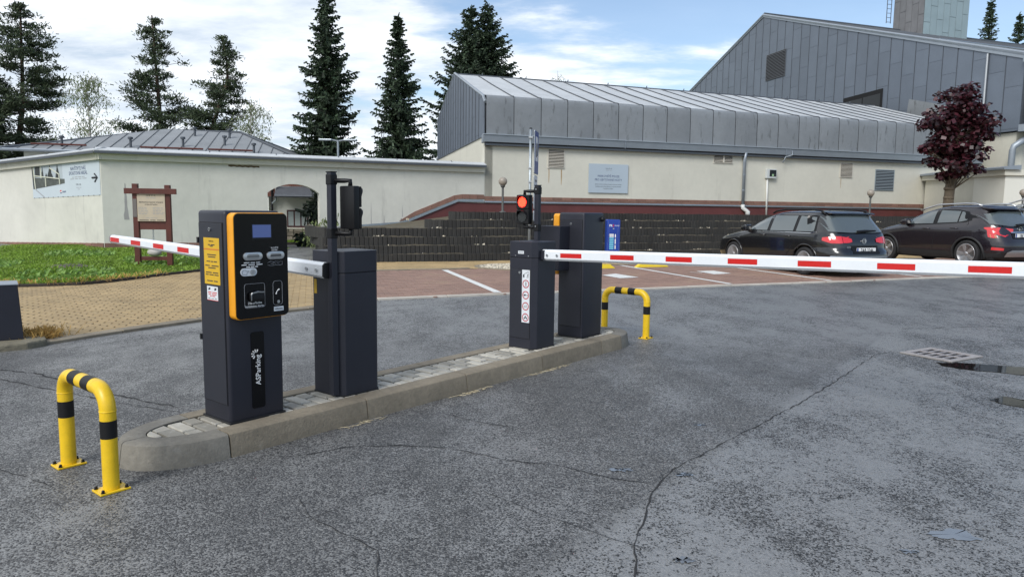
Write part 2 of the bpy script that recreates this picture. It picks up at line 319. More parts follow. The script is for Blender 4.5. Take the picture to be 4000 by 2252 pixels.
# ---- wet asphalt
ASPH=bpy.data.materials.new('wet asphalt'); ASPH.use_nodes=True
def asphalt_nodes(Mt):
    t=Mt.node_tree;n=t.nodes;l=t.links;P=n['Principled BSDF']; co=n.new('ShaderNodeTexCoord').outputs['Object']
    def noi(s,d=4,r=.6,vec=co): 
        q=n.new('ShaderNodeTexNoise');q.inputs['Scale'].default_value=s;q.inputs['Detail'].default_value=d;q.inputs['Roughness'].default_value=r;l.new(vec,q.inputs['Vector']);return q.outputs[0]
    def rng(o,a,b,c,d,sm=False):
        q=n.new('ShaderNodeMapRange'); 
        if sm:q.interpolation_type='SMOOTHSTEP'
        for i,x in enumerate((a,b,c,d)):q.inputs[i+1].default_value=x
        l.new(o,q.inputs[0]);return q.outputs[0]
    def mt(op,a,b,cl=False):
        q=n.new('ShaderNodeMath');q.operation=op;q.use_clamp=cl
        for i,x in enumerate((a,b)):
            if isinstance(x,(int,float)):q.inputs[i].default_value=x
            else:l.new(x,q.inputs[i])
        return q.outputs[0]
    vo=n.new('ShaderNodeTexVoronoi');vo.inputs['Scale'].default_value=135;l.new(co,vo.inputs['Vector'])
    vc=n.new('ShaderNodeSeparateXYZ');l.new(vo.outputs['Color'],vc.inputs[0])
    vo2=n.new('ShaderNodeTexVoronoi');vo2.inputs['Scale'].default_value=34;l.new(co,vo2.inputs['Vector']); vc2=n.new('ShaderNodeSeparateXYZ');l.new(vo2.outputs['Color'],vc2.inputs[0])
    big=noi(.55,6,.62);mid=noi(2.7,6,.65);sml=noi(9,5,.6)
    # wet film, sky sheen painted into colour: smoother lane right of seam, far yard
    sx=n.new('ShaderNodeSeparateXYZ');l.new(co,sx.inputs[0])
    lane=rng(mt('ADD',mt('SUBTRACT',mt('MULTIPLY',sx.outputs[0],.801),mt('MULTIPLY',sx.outputs[1],.598)),mt('MULTIPLY',mid,.10)),-1.60,-1.38,0,1,True)
    far=rng(mt('ADD',sx.outputs[1],mt('MULTIPLY',big,3.0)),6.6,10.5,0,1,True)  # farther asphalt gets more of the painted sheen
    mp_=n.new('ShaderNodeMapping');mp_.inputs['Scale'].default_value=(1.0,.55,1);mp_.inputs['Rotation'].default_value=(0,0,R(-25));l.new(co,mp_.inputs[0])
    blot=noi(1.5,8,.68,mp_.outputs[0])
    fm=mt('ADD',mt('ADD',mt('MULTIPLY',blot,.95),mt('MULTIPLY',big,.30)),mt('ADD',mt('MULTIPLY',mt('SUBTRACT',vc.outputs[0],.5),.34),mt('MULTIPLY',mt('SUBTRACT',vc2.outputs[1],.5),.16)))
    film=mt('MULTIPLY',rng(fm,.46,.62,0,1,True),mt('MAXIMUM',lane,mt('MULTIPLY',far,.85)))
    streaks=mt('MULTIPLY',rng(mt('ADD',blot,mt('MULTIPLY',mt('SUBTRACT',vc.outputs[0],.5),.3)),.49,.64,0,.85,True),1.0)  # pale patches of wet sheen painted outside the lane too
    film=mt('MAXIMUM',film,streaks)
    stone=mt('ADD',mt('MULTIPLY',vc.outputs[0],.7),mt('MULTIPLY',sml,.3))
    cr=n.new('ShaderNodeValToRGB');e=cr.color_ramp.elements
    e[0].position=.10;e[0].color=(.016,.0165,.0175,1);e[1].position=.98;e[1].color=(.40,.39,.37,1)
    q=cr.color_ramp.elements.new(.5);q.color=(.090,.090,.090,1);q=cr.color_ramp.elements.new(.78);q.color=(.175,.175,.170,1)
    l.new(stone,cr.inputs[0])
    dk=rng(mt('ADD',mt('MULTIPLY',mid,.6),mt('MULTIPLY',big,.4)),.34,.66,1.30,.70)
    v=n.new('ShaderNodeVectorMath');v.operation='SCALE';l.new(cr.outputs[0],v.inputs[0]);l.new(mt('MULTIPLY',dk,rng(lane,0,1,1.0,.60)),v.inputs['Scale'])
    fc=n.new('ShaderNodeValToRGB');fc.color_ramp.elements[0].color=(.124,.124,.121,1);fc.color_ramp.elements[1].color=(.285,.283,.275,1);l.new(mt('ADD',mt('MULTIPLY',sml,.5),mt('MULTIPLY',vc.outputs[1],.5)),fc.inputs[0])
    mxa=n.new('ShaderNodeMix');mxa.data_type='RGBA';l.new(film,mxa.inputs[0]);l.new(v.outputs[0],mxa.inputs[6]);l.new(fc.outputs[0],mxa.inputs[7]);l.new(mxa.outputs[2],P.inputs['Base Color'])
    l.new(mt('ADD',rng(film,0,1,.55,.26),mt('MULTIPLY',vc.outputs[1],.10)),P.inputs['Roughness'])
    l.new(rng(film,0,1,.5,.75),P.inputs['Specular IOR Level'])
    hs=mt('ADD',mt('MULTIPLY',vo.outputs['Distance'],-.9),mt('MULTIPLY',vc.outputs[2],.5))
    hs=mt('ADD',hs,mt('MULTIPLY',vo2.outputs['Distance'],-.4))
    b=n.new('ShaderNodeBump');b.inputs['Distance'].default_value=.006;l.new(rng(film,0,1,.85,.22),b.inputs['Strength']);l.new(hs,b.inputs['Height'])
    b2=n.new('ShaderNodeBump');b2.inputs['Distance'].default_value=.02;b2.inputs['Strength'].default_value=.22;l.new(mid,b2.inputs['Height']);l.new(b.outputs[0],b2.inputs['Normal'])
    l.new(b2.outputs[0],P.inputs['Normal'])
asphalt_nodes(ASPH)
WATER=mat('puddle water',(.012,.012,.012),.02,spec=.55,bump=(3,.02,.004))
DAMP=mat('damp film on asphalt',(.17,.178,.184),.06,spec=.9,nz=(5,.2))  # damp patches, with the reflected sky put into the pale base colour

# ================================================================ frames
AZ=R(38.9); U3=Vector((math.sin(AZ),math.cos(AZ),0)); V3=Vector((-math.cos(AZ),math.sin(AZ),0)); O3=Vector((-1.594,3.973,0)); UROT=math.atan2(U3.y,U3.x)
def UV(u,v,z=0): return O3+U3*u+V3*v+Vector((0,0,z))
PA=R(-15.7); pa=Vector((math.sin(PA),math.cos(PA),0)); pb=Vector((math.cos(PA),-math.sin(PA),0)); 
F0=Vector((-1.07,26.56,0)); FD=Vector((23.37,8.14,0)).normalized(); FG=Vector((-.23,.973,0)).normalized()
FN=Vector((FD.y,-FD.x,0))        # outwards, towards the car park
def FP(s,z,out=0): return F0+FD*s+FN*out+Vector((0,0,z))
# ================================================================ ground
struct(mk('ground',MB().sheet([(-600,-200,-.07),(600,-200,-.07),(600,900,-.07),(-600,900,-.07)]),FARG))
asp=struct(mk('asphalt',MB().sheet([(-40,-12,0),(45,-12,0),(45,33.5,0),(8,33.5,0),(8,24.5,0),(-1,24.5,0),(-1,60,0),(-40,60,0)]),ASPH))
# seams and cracks in the asphalt
def ribbon(name,pts,w,mat_,parent,z=.0035,jit=.4,step=.06):
    P=[];
    for a,b in zip(pts,pts[1:]):
        a=Vector((*a,0));b=Vector((*b,0));k=max(1,int((b-a).length/step))
        for i in range(k): P.append(a.lerp(b,i/k))
    P.append(Vector((*pts[-1],0))); mb=MB();v=[]
    for i,p in enumerate(P):
        t=(P[min(i+1,len(P)-1)]-P[max(i-1,0)]).normalized(); nn=Vector((-t.y,t.x,0)); off=nn*random.uniform(-jit,jit)*w*3.0; ww=w*random.uniform(.2,1.3)*(.3 if i in(0,len(P)-1) else 1)
        v+=[p+off-nn*ww/2+Vector((0,0,z)),p+off+nn*ww/2+Vector((0,0,z))]
    mb.add(v,[(2*i,2*i+1,2*i+3,2*i+2) for i in range(len(P)-1)]); return mk(name,mb,mat_,parent)
for pts,w in (([(4.0,7.38),(3.73,7.23),(2.98,6.28),(2.29,5.42),(1.765,4.83),(1.341,4.35),(.957,3.93),(.85,3.77),(.766,3.62),(.653,3.30),(.569,3.03),(.49,2.69),(.46,2.3)],.0085),
              ([(-.77,4.24),(-.37,4.19),(.013,3.98),(.30,3.91),(.565,3.725),(.773,3.66)],.0075),
              ([(-.15,3.55),(.15,3.27),(.45,3.02),(.6,2.92)],.0045),
              ([(-1.05,3.42),(-.92,3.2),(-.75,3.05),(-.55,2.88),(-.5,2.6)],.005),
              ([(-4.9,6.2),(-4.0,5.95),(-3.1,5.35),(-2.35,4.98)],.016),([(-5.3,5.9),(-4.1,5.7),(-3.0,5.15),(-2.3,4.85)],.012),
              ([(-4.5,6.9),(-3.2,8.55),(-1.6,9.95),(-.4,10.6)],.010),([(-2.05,10.2),(-1.5,10.55),(-.7,11.1)],.012),
              ([(-3.3,4.0),(-2.7,3.72),(-2.3,3.5)],.007),([(4.9,8.9),(6.2,9.2),(7.6,9.1)],.014),([(-.92,3.2),(-.80,3.32)],.006),
              ([(-1.25,4.0),(-.95,4.2),(-.6,4.23)],.008),([(-.45,4.9),(-.2,4.72),(.0,4.62)],.007),([(.55,6.35),(.85,6.22)],.007)):
    ribbon('crack',pts,w,CRACK,asp)
# patches of damp film and standing water
def blob(pts,z,m_,name,n=70,jit=.03):
    c=Vector((sum(p[0] for p in pts)/len(pts),sum(p[1] for p in pts)/len(pts),0)); out=[]
    P=[Vector((*p,0)) for p in pts]; tot=len(P)
    for k in range(n):
        f=k/n*tot; i=int(f); a=P[i%tot]; b=P[(i+1)%tot]; q=a.lerp(b,f-i); out.append(q+Vector((random.uniform(-jit,jit),random.uniform(-jit,jit),z)))
    return mk(name,MB().add(out+[c+Vector((0,0,z))],[(k,(k+1)%n,n) for k in range(n)]),m_,asp)
for P_ in ([(4.15,6.86),(4.42,6.87),(4.80,6.72),(4.95,6.71),(5.7,6.5),(5.5,6.2),(4.64,6.36),(4.477,6.464),(4.25,6.56),(4.12,6.72)],
           [(3.74,5.472),(3.945,5.60),(4.02,5.49),(4.5,5.4),(4.4,5.1),(3.86,5.26),(3.80,5.315)]): blob(P_,.0045,WATER,'puddle',jit=.012)
for cx,cy,a,b in ((2.02,3.10,.13,.07),(1.72,2.93,.05,.02),(.62,3.86,.07,.03),(.96,3.80,.06,.03),(1.28,4.72,.05,.02),(.72,2.83,.05,.03)):
    blob([(cx+a*math.cos(t)*random.uniform(.6,1.1),cy+b*math.sin(t)*random.uniform(.6,1.1)) for t in np.linspace(0,2*math.pi,9)[:-1]],.003,DAMP,'damp_patch',n=40,jit=.012)
# ================================================================ brick paving
def brick_mesh(L_,W_,H_,ch=.006):
    a,b=L_/2,W_/2;c=ch
    v=[(-a,-b,0),(a,-b,0),(a,b,0),(-a,b,0),(-a,-b,H_-c),(a,-b,H_-c),(a,b,H_-c),(-a,b,H_-c),(-a+c,-b+c,H_),(a-c,-b+c,H_),(a-c,b-c,H_),(-a+c,b-c,H_)]
    f=[(8,9,10,11)]+[(i,(i+1)%4,4+(i+1)%4,4+i) for i in range(4)]+[(4+i,4+(i+1)%4,8+(i+1)%4,8+i) for i in range(4)]
    return v,f
def paving(name,poly,z0,mat_,near_parts=0,excl=None):
    base=struct(mk(name,MB().sheet([(p[0],p[1],z0) for p in poly]),JOINT))
    bl,bw,g=.2,.1,.010; A=[((Vector((*p,0)).dot(pb)),Vector((*p,0)).dot(pa)) for p in poly]
    x0,x1=min(a[0] for a in A),max(a[0] for a in A); y0,y1=min(a[1] for a in A),max(a[1] for a in A)
    C=[]; j=0; y=y0
    while y<y1:
        x=x0+(j%2)*bl/2
        while x<x1:
            p=pb*x+pa*y
            if inside((p.x,p.y),poly) and p.y>2 and (-.80<p.x/p.y<.85) and not (excl and excl(p)): C.append((p.x,p.y))
            x+=bl
        y+=bw;j+=1
    C.sort(key=lambda c:c[1]); v,f=brick_mesh(bl-g,bw-g,.02); rz=math.atan2(pb.y,pb.x); co,si=math.cos(rz),math.sin(rz)
    me=MB().add(v,f).mesh('brick'); me.materials.append(mat_)
    for c in C[:near_parts]:
        o=inst('brick',me,base,(c[0],c[1],z0+random.uniform(-.0025,.0025)),rz+random.uniform(-.012,.012))
    rest=C[near_parts:]; V=np.array(v); V2=np.stack([V[:,0]*co-V[:,1]*si,V[:,0]*si+V[:,1]*co,V[:,2]],1); n=len(rest)
    if n:
        Cc=np.array([(c[0],c[1],z0) for c in rest]); Cc[:,2]+=RNG.uniform(-.0025,.0025,n); VV=(V2[None]+Cc[:,None]).reshape(-1,3)
        fi=np.array(f); FF=(fi[None]+(np.arange(n)*len(v))[:,None,None]).reshape(-1,4)
        me=bpy.data.meshes.new('bricks'); me.from_pydata(VV.tolist(),[],FF.tolist()); me.materials.append(mat_)
        o=bpy.data.objects.new('brick_field',me); COL.objects.link(o); o.parent=base; o['kind']='stuff'
    return base
LAWN=[(-9.6,11.5),(-8.6,11.95),(-8.27,11.95),(-7.51,12.37),(-7.26,12.87),(-7.12,13.4),(-6.95,14.23),(-6.63,15.26),(-6.55,17.5),(-6.8,19.6),(-7.35,23.6)]
YELL=[(-7.2,4.1),(-4.93,7.06),(-4.45,8.0),(-3.93,8.83),(-2.92,9.95),(-2.42,10.55),(-3.10,15.75),(-3.6,18.25),(-5.3,17.6),(-5.6,18.4),(-6.5,19.3)]+LAWN[8::-1]+[(-9.9,9.0)]
paving('yellow_paving',YELL,.006,BRY,300)
EDGE=[(-2.40,10.88),(-2.08,11.03),(0,12.0),(2.4,13.0),(4.27,13.83),(6.67,14.81),(9.15,15.93),(12.27,17.14),(16.5,18.9),(22,21.2)]
BACK=[(22,26.6),(12,22.3),(5.2,19.75),(3.6,18.9),(2.1,18.35),(.9,17.35),(-.9,16.75),(-1.6,16.4),(-2.32,16.16),(-3.05,15.82)]
PEBC=Vector((.15,17.45,0))
paving('red_paving',[(p[0],p[1]+.05) for p in EDGE]+BACK,.006,BRR,0)
WALKF=[(-3.05,15.97),(-2.32,16.30),(-1.6,16.55),(-.9,16.92),(.9,17.5),(2.1,18.5),(3.6,19.05),(5.2,19.9),(12,22.45),(22,26.75)]
WALKB=[(22,29.2),(12,25.2),(7,23.05),(3.69,21.6),(0,19.58),(-2.02,18.78),(-3.45,18.35)]
paving('footway_paving',WALKF+WALKB,.010,BRY,0,excl=lambda p:((p.x-.35)/1.25)**2+((p.y-17.35)/.98)**2<1)
# kerb strips along the paving
def strip(name,line,w,z1,m_,label,cat,stone=1.0,z0=-.02,bev=.008,side=1,group=None):
    """row of kerb stones along a polyline"""
    t_=thing(name,label,cat,(0,0,0),group=group); P=[Vector((*p,0)) for p in line]
    for a,b in zip(P,P[1:]):
        k=max(1,round((b-a).length/stone)); t=(b-a).normalized(); nn=Vector((-t.y,t.x,0))*side
        for i in range(k):
            p=a.lerp(b,i/k)+t*.004; q=a.lerp(b,(i+1)/k)-t*.004
            mk('kerb_stone',MB().zprism([p,q,q+nn*w,p+nn*w],z0,z1+random.uniform(-.004,.004)),m_,t_,bev=bev)
    return t_
strip('kerb_strip',[(-7.1,3.85),(-4.83,6.98),(-4.35,7.92),(-3.84,8.76),(-2.83,9.87),(-2.40,10.38)],.17,.034,CONC,'flush pale kerb between yellow brick paving and asphalt','kerb')
strip('edge_strip',EDGE,.07,.030,mat('pale edging',(.50,.46,.40),.8,nz=(3,.2)),'thin pale edging between red parking bays and asphalt','kerb')
strip('footway_kerb',[(-3.05,15.82),(-2.32,16.16),(-1.6,16.4),(-.98,16.72)],.14,.045,CONC,'low concrete kerb between red bricks and footway left of pebble bed','kerb')
strip('footway_kerb',[(1.75,17.95),(3.6,18.9),(5.2,19.75),(12,22.3),(22,26.6)],.14,.045,CONC,'low concrete kerb behind the wheel stops and parked cars','kerb')
# parking bay lines and painted squares
def paint(name,poly,z=.0305): return struct(mk(name,MB().sheet([(p[0],p[1],z) for p in poly]),LINE))
def bay(a,b,w=.12):
    a=Vector((*a,0));b=Vector((*b,0));t=(b-a).normalized();nn=Vector((-t.y,t.x,0))*w/2; paint('bay_line',[a-nn,a+nn,b+nn,b-nn])
bay((-1.542,16.30),(-.24,12.05),.14); bay((2.785,18.35),(4.28,13.98)); bay((5.158,19.6),(6.68,14.98)); bay((8.05,20.4),(9.27,16.16)); bay((10.8,21.3),(12.1,17.3));
paint('painted_square',[(1.95,15.5),(2.30,15.92),(2.68,15.10),(2.24,14.85)]); paint('painted_square',[(4.34,16.86),(4.80,17.06),(5.02,16.36),(4.55,16.08)])
bay((4.12,16.55),(4.35,16.35),.05)
# ================================================================ lawn
KW=Vector((-12.32,21.64,0)); RW=Vector((-1.06,26.56,0)); LW=Vector((-17.85,25.0,0)); LW2=KW+(LW-KW)*2.2
LAWNP=[(-14.5,9.0)]+LAWN+[(-7.35,23.75),(-12.32,21.75),(LW2.x,LW2.y+.1),(-34,26)]
def lawn_z(x,y):
    d=min(((x-p[0])**2+(y-p[1])**2)**.5 for p in LAWN); e=min(1,d/2.5)
    return .05+.05*e+.03*math.sin(x*1.3+.5)*math.sin(y*.9)*e - .18*max(0,min(1,(-13-x)/6))
mb=MB(); Vi={}; st=.5
gx=np.arange(-34,-6.2,st); gy=np.arange(9,36,st); vs=[];fs=[]
def lv(x,y):
    k=(round(x,3),round(y,3))
    if k not in Vi: Vi[k]=len(vs); vs.append((x,y,lawn_z(x,y)))
    return Vi[k]
cvx=LAWNP
for x in gx:
    for y in gy:
        c4=[(x,y),(x+st,y),(x+st,y+st),(x,y+st)]; ins=[inside(p,LAWNP) for p in c4]
        if all(ins): fs.append(tuple(lv(*p) for p in c4))
# fringe along the kerb edge
for a,b in zip(LAWN,LAWN[1:]):
    a=Vector((*a,0));b=Vector((*b,0)); nn=Vector((-(b-a).y,(b-a).x,0)).normalized()*.9
    i=len(vs); vs+=[(a.x,a.y,.045),(b.x,b.y,.045),tuple((b+nn)[:2])+(lawn_z(*(b+nn)[:2])-.005,),tuple((a+nn)[:2])+(lawn_z(*(a+nn)[:2])-.005,)]; fs.append((i,i+1,i+2,i+3))
mb.add(vs,fs); struct(mk('lawn',mb,SOIL,smooth=True))
pts=[]
while len(pts)<52000:
    x=random.uniform(-24,-6.3); y=11.4+13*random.random()**1.5
    if x/y<-.78 or not inside((x,y),LAWNP): continue
    pts.append((x,y,lawn_z(x,y)))
P=np.array(pts); n=len(P); h=RNG.uniform(.025,.062,n)*(1+.6*np.sin(P[:,0]*1.9)*np.sin(P[:,1]*1.4)); an=RNG.uniform(0,2*np.pi,n)
A=np.stack([np.cos(an)*.010,np.sin(an)*.010,0*an],1); B=np.stack([RNG.normal(0,.02,n),RNG.normal(0,.02,n),h/2],1)
struct(quadcloud('grass',P+B,A,B,GRASS,kind='stuff'),'stuff')
pts=[]
while len(pts)<1500:
    x=random.uniform(-14,-6.5); y=random.uniform(12,19)
    if not inside((x,y),LAWNP) or math.sin(x*2.1)+math.sin(y*1.7+x)<.3: continue
    pts.append((x,y,lawn_z(x,y)+.03))
P=np.array(pts); n=len(P); an=RNG.uniform(0,2*np.pi,n); s=RNG.uniform(.02,.05,n)
struct(quadcloud('weeds',P+np.array([0,0,.03]),np.stack([np.cos(an)*s,np.sin(an)*s,s*.5],1),np.stack([-np.sin(an)*s*.35,np.cos(an)*s*.35,s*.6],1),WEED),'stuff')
pts=[]
for a,b in zip(LAWN,LAWN[1:7]):
    for k in range(90): 
        t=random.random(); pts.append((a[0]+(b[0]-a[0])*t+random.gauss(-.03,.05),a[1]+(b[1]-a[1])*t+random.gauss(.03,.05),.05))
for k in range(700): pts.append((-4.98+random.gauss(0,.09),7.42+random.gauss(0,.12),.02))
for k in range(160): pts.append((-4.7+random.gauss(0,.25),17.1+random.gauss(0,.3),.03))
P=np.array(pts); n=len(P); an=RNG.uniform(0,2*np.pi,n)
B=np.stack([RNG.normal(0,.03,n),RNG.normal(0,.03,n),RNG.uniform(.02,.06,n)],1); struct(quadcloud('dry_grass',P+B,np.stack([np.cos(an)*.004,np.sin(an)*.004,0*an],1),B,DRYG),'stuff')
strip('lawn_edging',[(-9.6,11.46)]+[(p[0]+.03,p[1]-.04) for p in LAWN[1:8]],.07,.075,mat('dark edging',(.05,.04,.032),.85,nz=(5,.4)),'dark stone edging along the front of the lawn','edging',stone=.9)
# manhole lid in the lawn
t_=thing('manhole',"round concrete manhole lid sunk in the lawn",'manhole',(-9.1,14.65,.115))
mk('ring',MB().lathe([(.36,-.1),(.36,.03),(.32,.045),(.30,.045),(.30,-.1)],n=32),OLDSL,t_); mk('lid',MB().lathe([(.29,-.05),(.29,.050),(.26,.065),(.05,.07)],n=32),mat('lid concrete',(.085,.075,.062),.9,nz=(6,.3)),t_)
# ================================================================ retaining wall of concrete palisades
rw=thing('retaining_wall','black stepped retaining wall of concrete palisades behind the parking bays','wall')
BASE=[(-4.7,17.95),(-3.45,18.36),(-2.02,18.80),(0,19.60),(3.69,21.63),(7.0,23.1),(12,25.25),(24,30.4)]
def offs(line,d):
    P=[Vector((*p,0)) for p in line]; out=[]
    for i,p in enumerate(P):
        t=(P[min(i+1,len(P)-1)]-P[max(i-1,0)]).normalized(); out.append(p+Vector((-t.y,t.x,0))*d)
    return out
def along(P,step):
    out=[]; rest=0
    for a,b in zip(P,P[1:]):
        Ln=(b-a).length; t=(b-a)/Ln; x=rest
        while x<Ln: out.append((a+t*x,t)); x+=step
        rest=x-Ln
    return out
rowh=.222; LEDGE=mat('ledge soil',(.095,.08,.055),.95,nz=(9,.5,6))
for r_ in range(6):
    Pl=offs(BASE,r_*.10)
    if r_==4: Pl=[Pl[2]+Vector((-.35,1.3,0)),Pl[2]+Vector((-.12,.45,0)),Pl[2]+Vector((.25,.08,0)),Pl[3].lerp(Pl[2],.7)]+Pl[3:]
    if r_==5: Pl=[Pl[2]+Vector((.35,1.4,0)),Pl[2]+Vector((.55,.62,0)),Pl[2]+Vector((.95,.42,0))]+Pl[3:]
    if r_<4: Pl=[Pl[0]+Vector((-1.05,3.5-r_*.5,0)),Pl[0]+Vector((-.28,.6,0))]+Pl
    mb=MB()
    for p,t in along(Pl,.118):
        nn=Vector((-t.y,t.x,0)); w=.0575; d=.05+random.uniform(-.006,.006); z1=(r_+1)*rowh+random.uniform(-.008,.008); z0=r_*rowh-.06
        mb.prism([p-t*w-nn*0+nn*.012+Vector((0,0,z0)),p-t*w*.7-nn*.006+Vector((0,0,z0)),p+t*w*.7-nn*.006+Vector((0,0,z0)),p+t*w+nn*.012+Vector((0,0,z0)),p+t*w+nn*(d+.05)+Vector((0,0,z0)),p-t*w+nn*(d+.05)+Vector((0,0,z0))],(0,0,z1-z0))
    o=mk('palisade_row',mb,PALI,rw,fixn=False); o['kind']='stuff'
    if r_<5: # line of soil and debris that shows above each course
        sv=[]; A_=along([q+Vector((0,0,0)) for q in Pl],.10)
        for p,t in A_:
            nn=Vector((-t.y,t.x,0)); h_=max(0,.010+.014*math.sin(p.x*2.3+r_)+random.uniform(-.012,.014)); sv+=[p+nn*.04+Vector((0,0,(r_+1)*rowh-.012)),p+nn*.055+Vector((0,0,(r_+1)*rowh+h_))]
        mk('ledge_soil',MB().add(sv,[(2*i,2*i+2,2*i+3,2*i+1) for i in range(len(A_)-1)]),LEDGE,rw)
# gravel and litter lying on the ledges
pts=[];
for r_ in range(1,6):
    for p,t in along(offs(BASE,r_*.10-.03),.035):
        if math.sin(p.x*3.1+r_*2)+math.sin(p.x*7.7+r_)>.9 and random.random()<.4: pts.append((p.x,p.y,r_*rowh+.012))
P=np.array(pts); n=len(P); s=RNG.uniform(.010,.030,n); an=RNG.uniform(0,6.28,n)
o=quadcloud('ledge_gravel',P,np.stack([np.cos(an)*s,np.sin(an)*s,s*.3],1),np.stack([-np.sin(an)*s*.3,np.cos(an)*s*.3,s],1),PEB,rw,'stuff')
# terrace behind it
TB=offs(BASE,.62)
struct(mk('terrace',MB().sheet([(-1.2,20.2,1.30)]+[(p.x,p.y,1.30) for p in TB[3:]]+[(28,36,1.30),(-1.2,28,1.30)]),TERR))
sl=MB(); sl.add([(-4.55,18.5,.86),(-1.2,20.2,.89),(-1.2,26.4,1.30),(-4.6,25.0,.80),(-5.6,24.3,.62),(-5.3,20.6,.80)],[(0,1,2,3,4,5)]); struct(mk('planted_slope',sl,TERR))
# pebble bed
pbed=struct(mk('pebble_bed',MB().sheet([(.35+1.18*math.cos(t),17.35+.90*math.sin(t),.028) for t in np.linspace(0,6.283,40)[:-1]]),JOINT))
mb=MB(); v=[];nn=44
for k in range(nn):
    t=2*math.pi*k/nn; v+=[(.35+r0*math.cos(t),17.35+r1*math.sin(t),z) for r0,r1,z in ((1.27,.99,0),(1.27,.99,.05),(1.17,.89,.05),(1.17,.89,0))]
mb.add(v,[(k*4+j,k*4+(j+1)%4,((k+1)%nn)*4+(j+1)%4,((k+1)%nn)*4+j) for k in range(nn) for j in range(4)]); tag(mk('pebble_bed_kerb',mb,CONC),'oval concrete kerb around the white pebble bed','kerb')
bv=np.array([(math.cos(a)*math.cos(b),math.sin(a)*math.cos(b),math.sin(b)) for b in (-.3,.5) for a in np.linspace(0,6.283,6)[:-1]]+[(0,0,1)])
bf=[(i,(i+1)%5,5+(i+1)%5,5+i) for i in range(5)]+[(5+i,5+(i+1)%5,10) for i in range(5)]
mb=MB()
for k in range(1500):
    a=random.uniform(0,6.283); r=random.random()**.5; s=random.uniform(.02,.045); sc=np.array([s*random.uniform(.7,1.4),s*random.uniform(.7,1.3),s*.7]); p=np.array([.35+1.13*r*math.cos(a),17.35+.86*r*math.sin(a),.035+.05*random.random()*(1-r*r)])
    mb.add((bv*sc+p).tolist(),bf)
o=struct(mk('pebbles',mb,PEB,pbed,fixn=False),'stuff')
# ================================================================ white garden wall with archway
gw=thing('garden_wall','long white rendered wall with an archway and metal coping','wall',tuple(KW))
WD=(RW-KW).normalized(); WN=Vector((WD.y,-WD.x,0)); WLEN=(RW-KW).length
def WP(s,z,out=0): return WD*s+WN*out+Vector((0,0,z))   # local to the wall (origin at the kink)
th=.38; aL,aR,spr,crn=4.715,6.36,1.85,2.145; top=2.93
mb=MB()
def slab(mb,pts,t0,t1): mb.prism([WP(s,z,-t1) for s,z in pts],WN*(t1-t0))
slab(mb,[(0,-.3),(aL,-.3),(aL,top),(0,top)],0,th); slab(mb,[(aR,-.3),(WLEN,-.3),(WLEN,top),(aR,top)],0,th)
na=14; ac=(aL+aR)/2; ah=(aR-aL)/2; rise=crn-spr; rad=(ah*ah+rise*rise)/(2*rise)
arc=[(aL+(aR-aL)*k/na, spr-(rad-rise)+math.sqrt(max(0,rad*rad-(aL+(aR-aL)*k/na-ac)**2))) for k in range(na+1)]
for a,b in zip(arc,arc[1:]): slab(mb,[a,b,(b[0],top),(a[0],top)],0,th)
mk('wall_face',mb,STUW,gw)
# left leg of the wall
LD=(LW-KW).normalized(); LN=Vector((-LD.y,LD.x,0)); LN=LN if LN.y<0 else -LN
lz=lambda s:-.035*s
mk('wall_face',MB().prism([LD*.0+Vector((0,0,-.5)),LD*14+Vector((0,0,-.9)),LD*14+Vector((0,0,top-.5)),Vector((0,0,top))],-LN*th),STUW,gw)
# cornice and coping
def run(profile,a,b,m_,name,ins=False):
    """extrude a profile of (out,z) between points a,b in wall-local space"""
    t=(b-a).normalized(); return t
for (d_,nrm,Ln,s0,drop) in ((WD,WN,WLEN-.02,-.12,0),(LD,LN,14,-.12,.5)):
    for pr,m_,nm in (([(.10,top-.20),(.13,top),(-th-.1,top),(-th-.1,top-.2)],STUC,'cornice'),([(.24,top+.012),(.25,top+.07),(-.05,top+.17),(-th-.2,top+.07),(-th-.2,top+.012)],GALV if 0 else ZROOF,'coping')):
        mb=MB(); A_=[d_*s0+nrm*o+Vector((0,0,z)) for o,z in pr]; B_=[d_*Ln+nrm*o+Vector((0,0,z-drop)) for o,z in pr]; k=len(pr)
        mb.add(A_+B_,[tuple(range(k)),tuple(range(2*k-1,k-1,-1))]+[(i,(i+1)%k,k+(i+1)%k,k+i) for i in range(k)]); mk(nm,mb,m_,gw)
    mb=MB()
    for s in np.arange(1,Ln,2.0): mb.prism([d_*s+nrm*.255+Vector((0,0,top+.02-drop*s/Ln)),d_*(s+.03)+nrm*.255+Vector((0,0,top+.02-drop*s/Ln)),d_*(s+.03)+nrm*(-.05)+Vector((0,0,top+.18-drop*s/Ln)),d_*s+nrm*(-.05)+Vector((0,0,top+.18-drop*s/Ln))],(0,0,.012))
    mk('coping_seams',mb,ZINCD,gw)
    # dark drip edge under the coping
    mk('drip_edge',MB().prism([d_*s0+nrm*.262+Vector((0,0,top-.025)),d_*Ln+nrm*.262+Vector((0,0,top-.025-drop)),d_*Ln+nrm*.262+Vector((0,0,top+.045-drop)),d_*s0+nrm*.262+Vector((0,0,top+.045))],nrm*.006),ZINCD,gw)
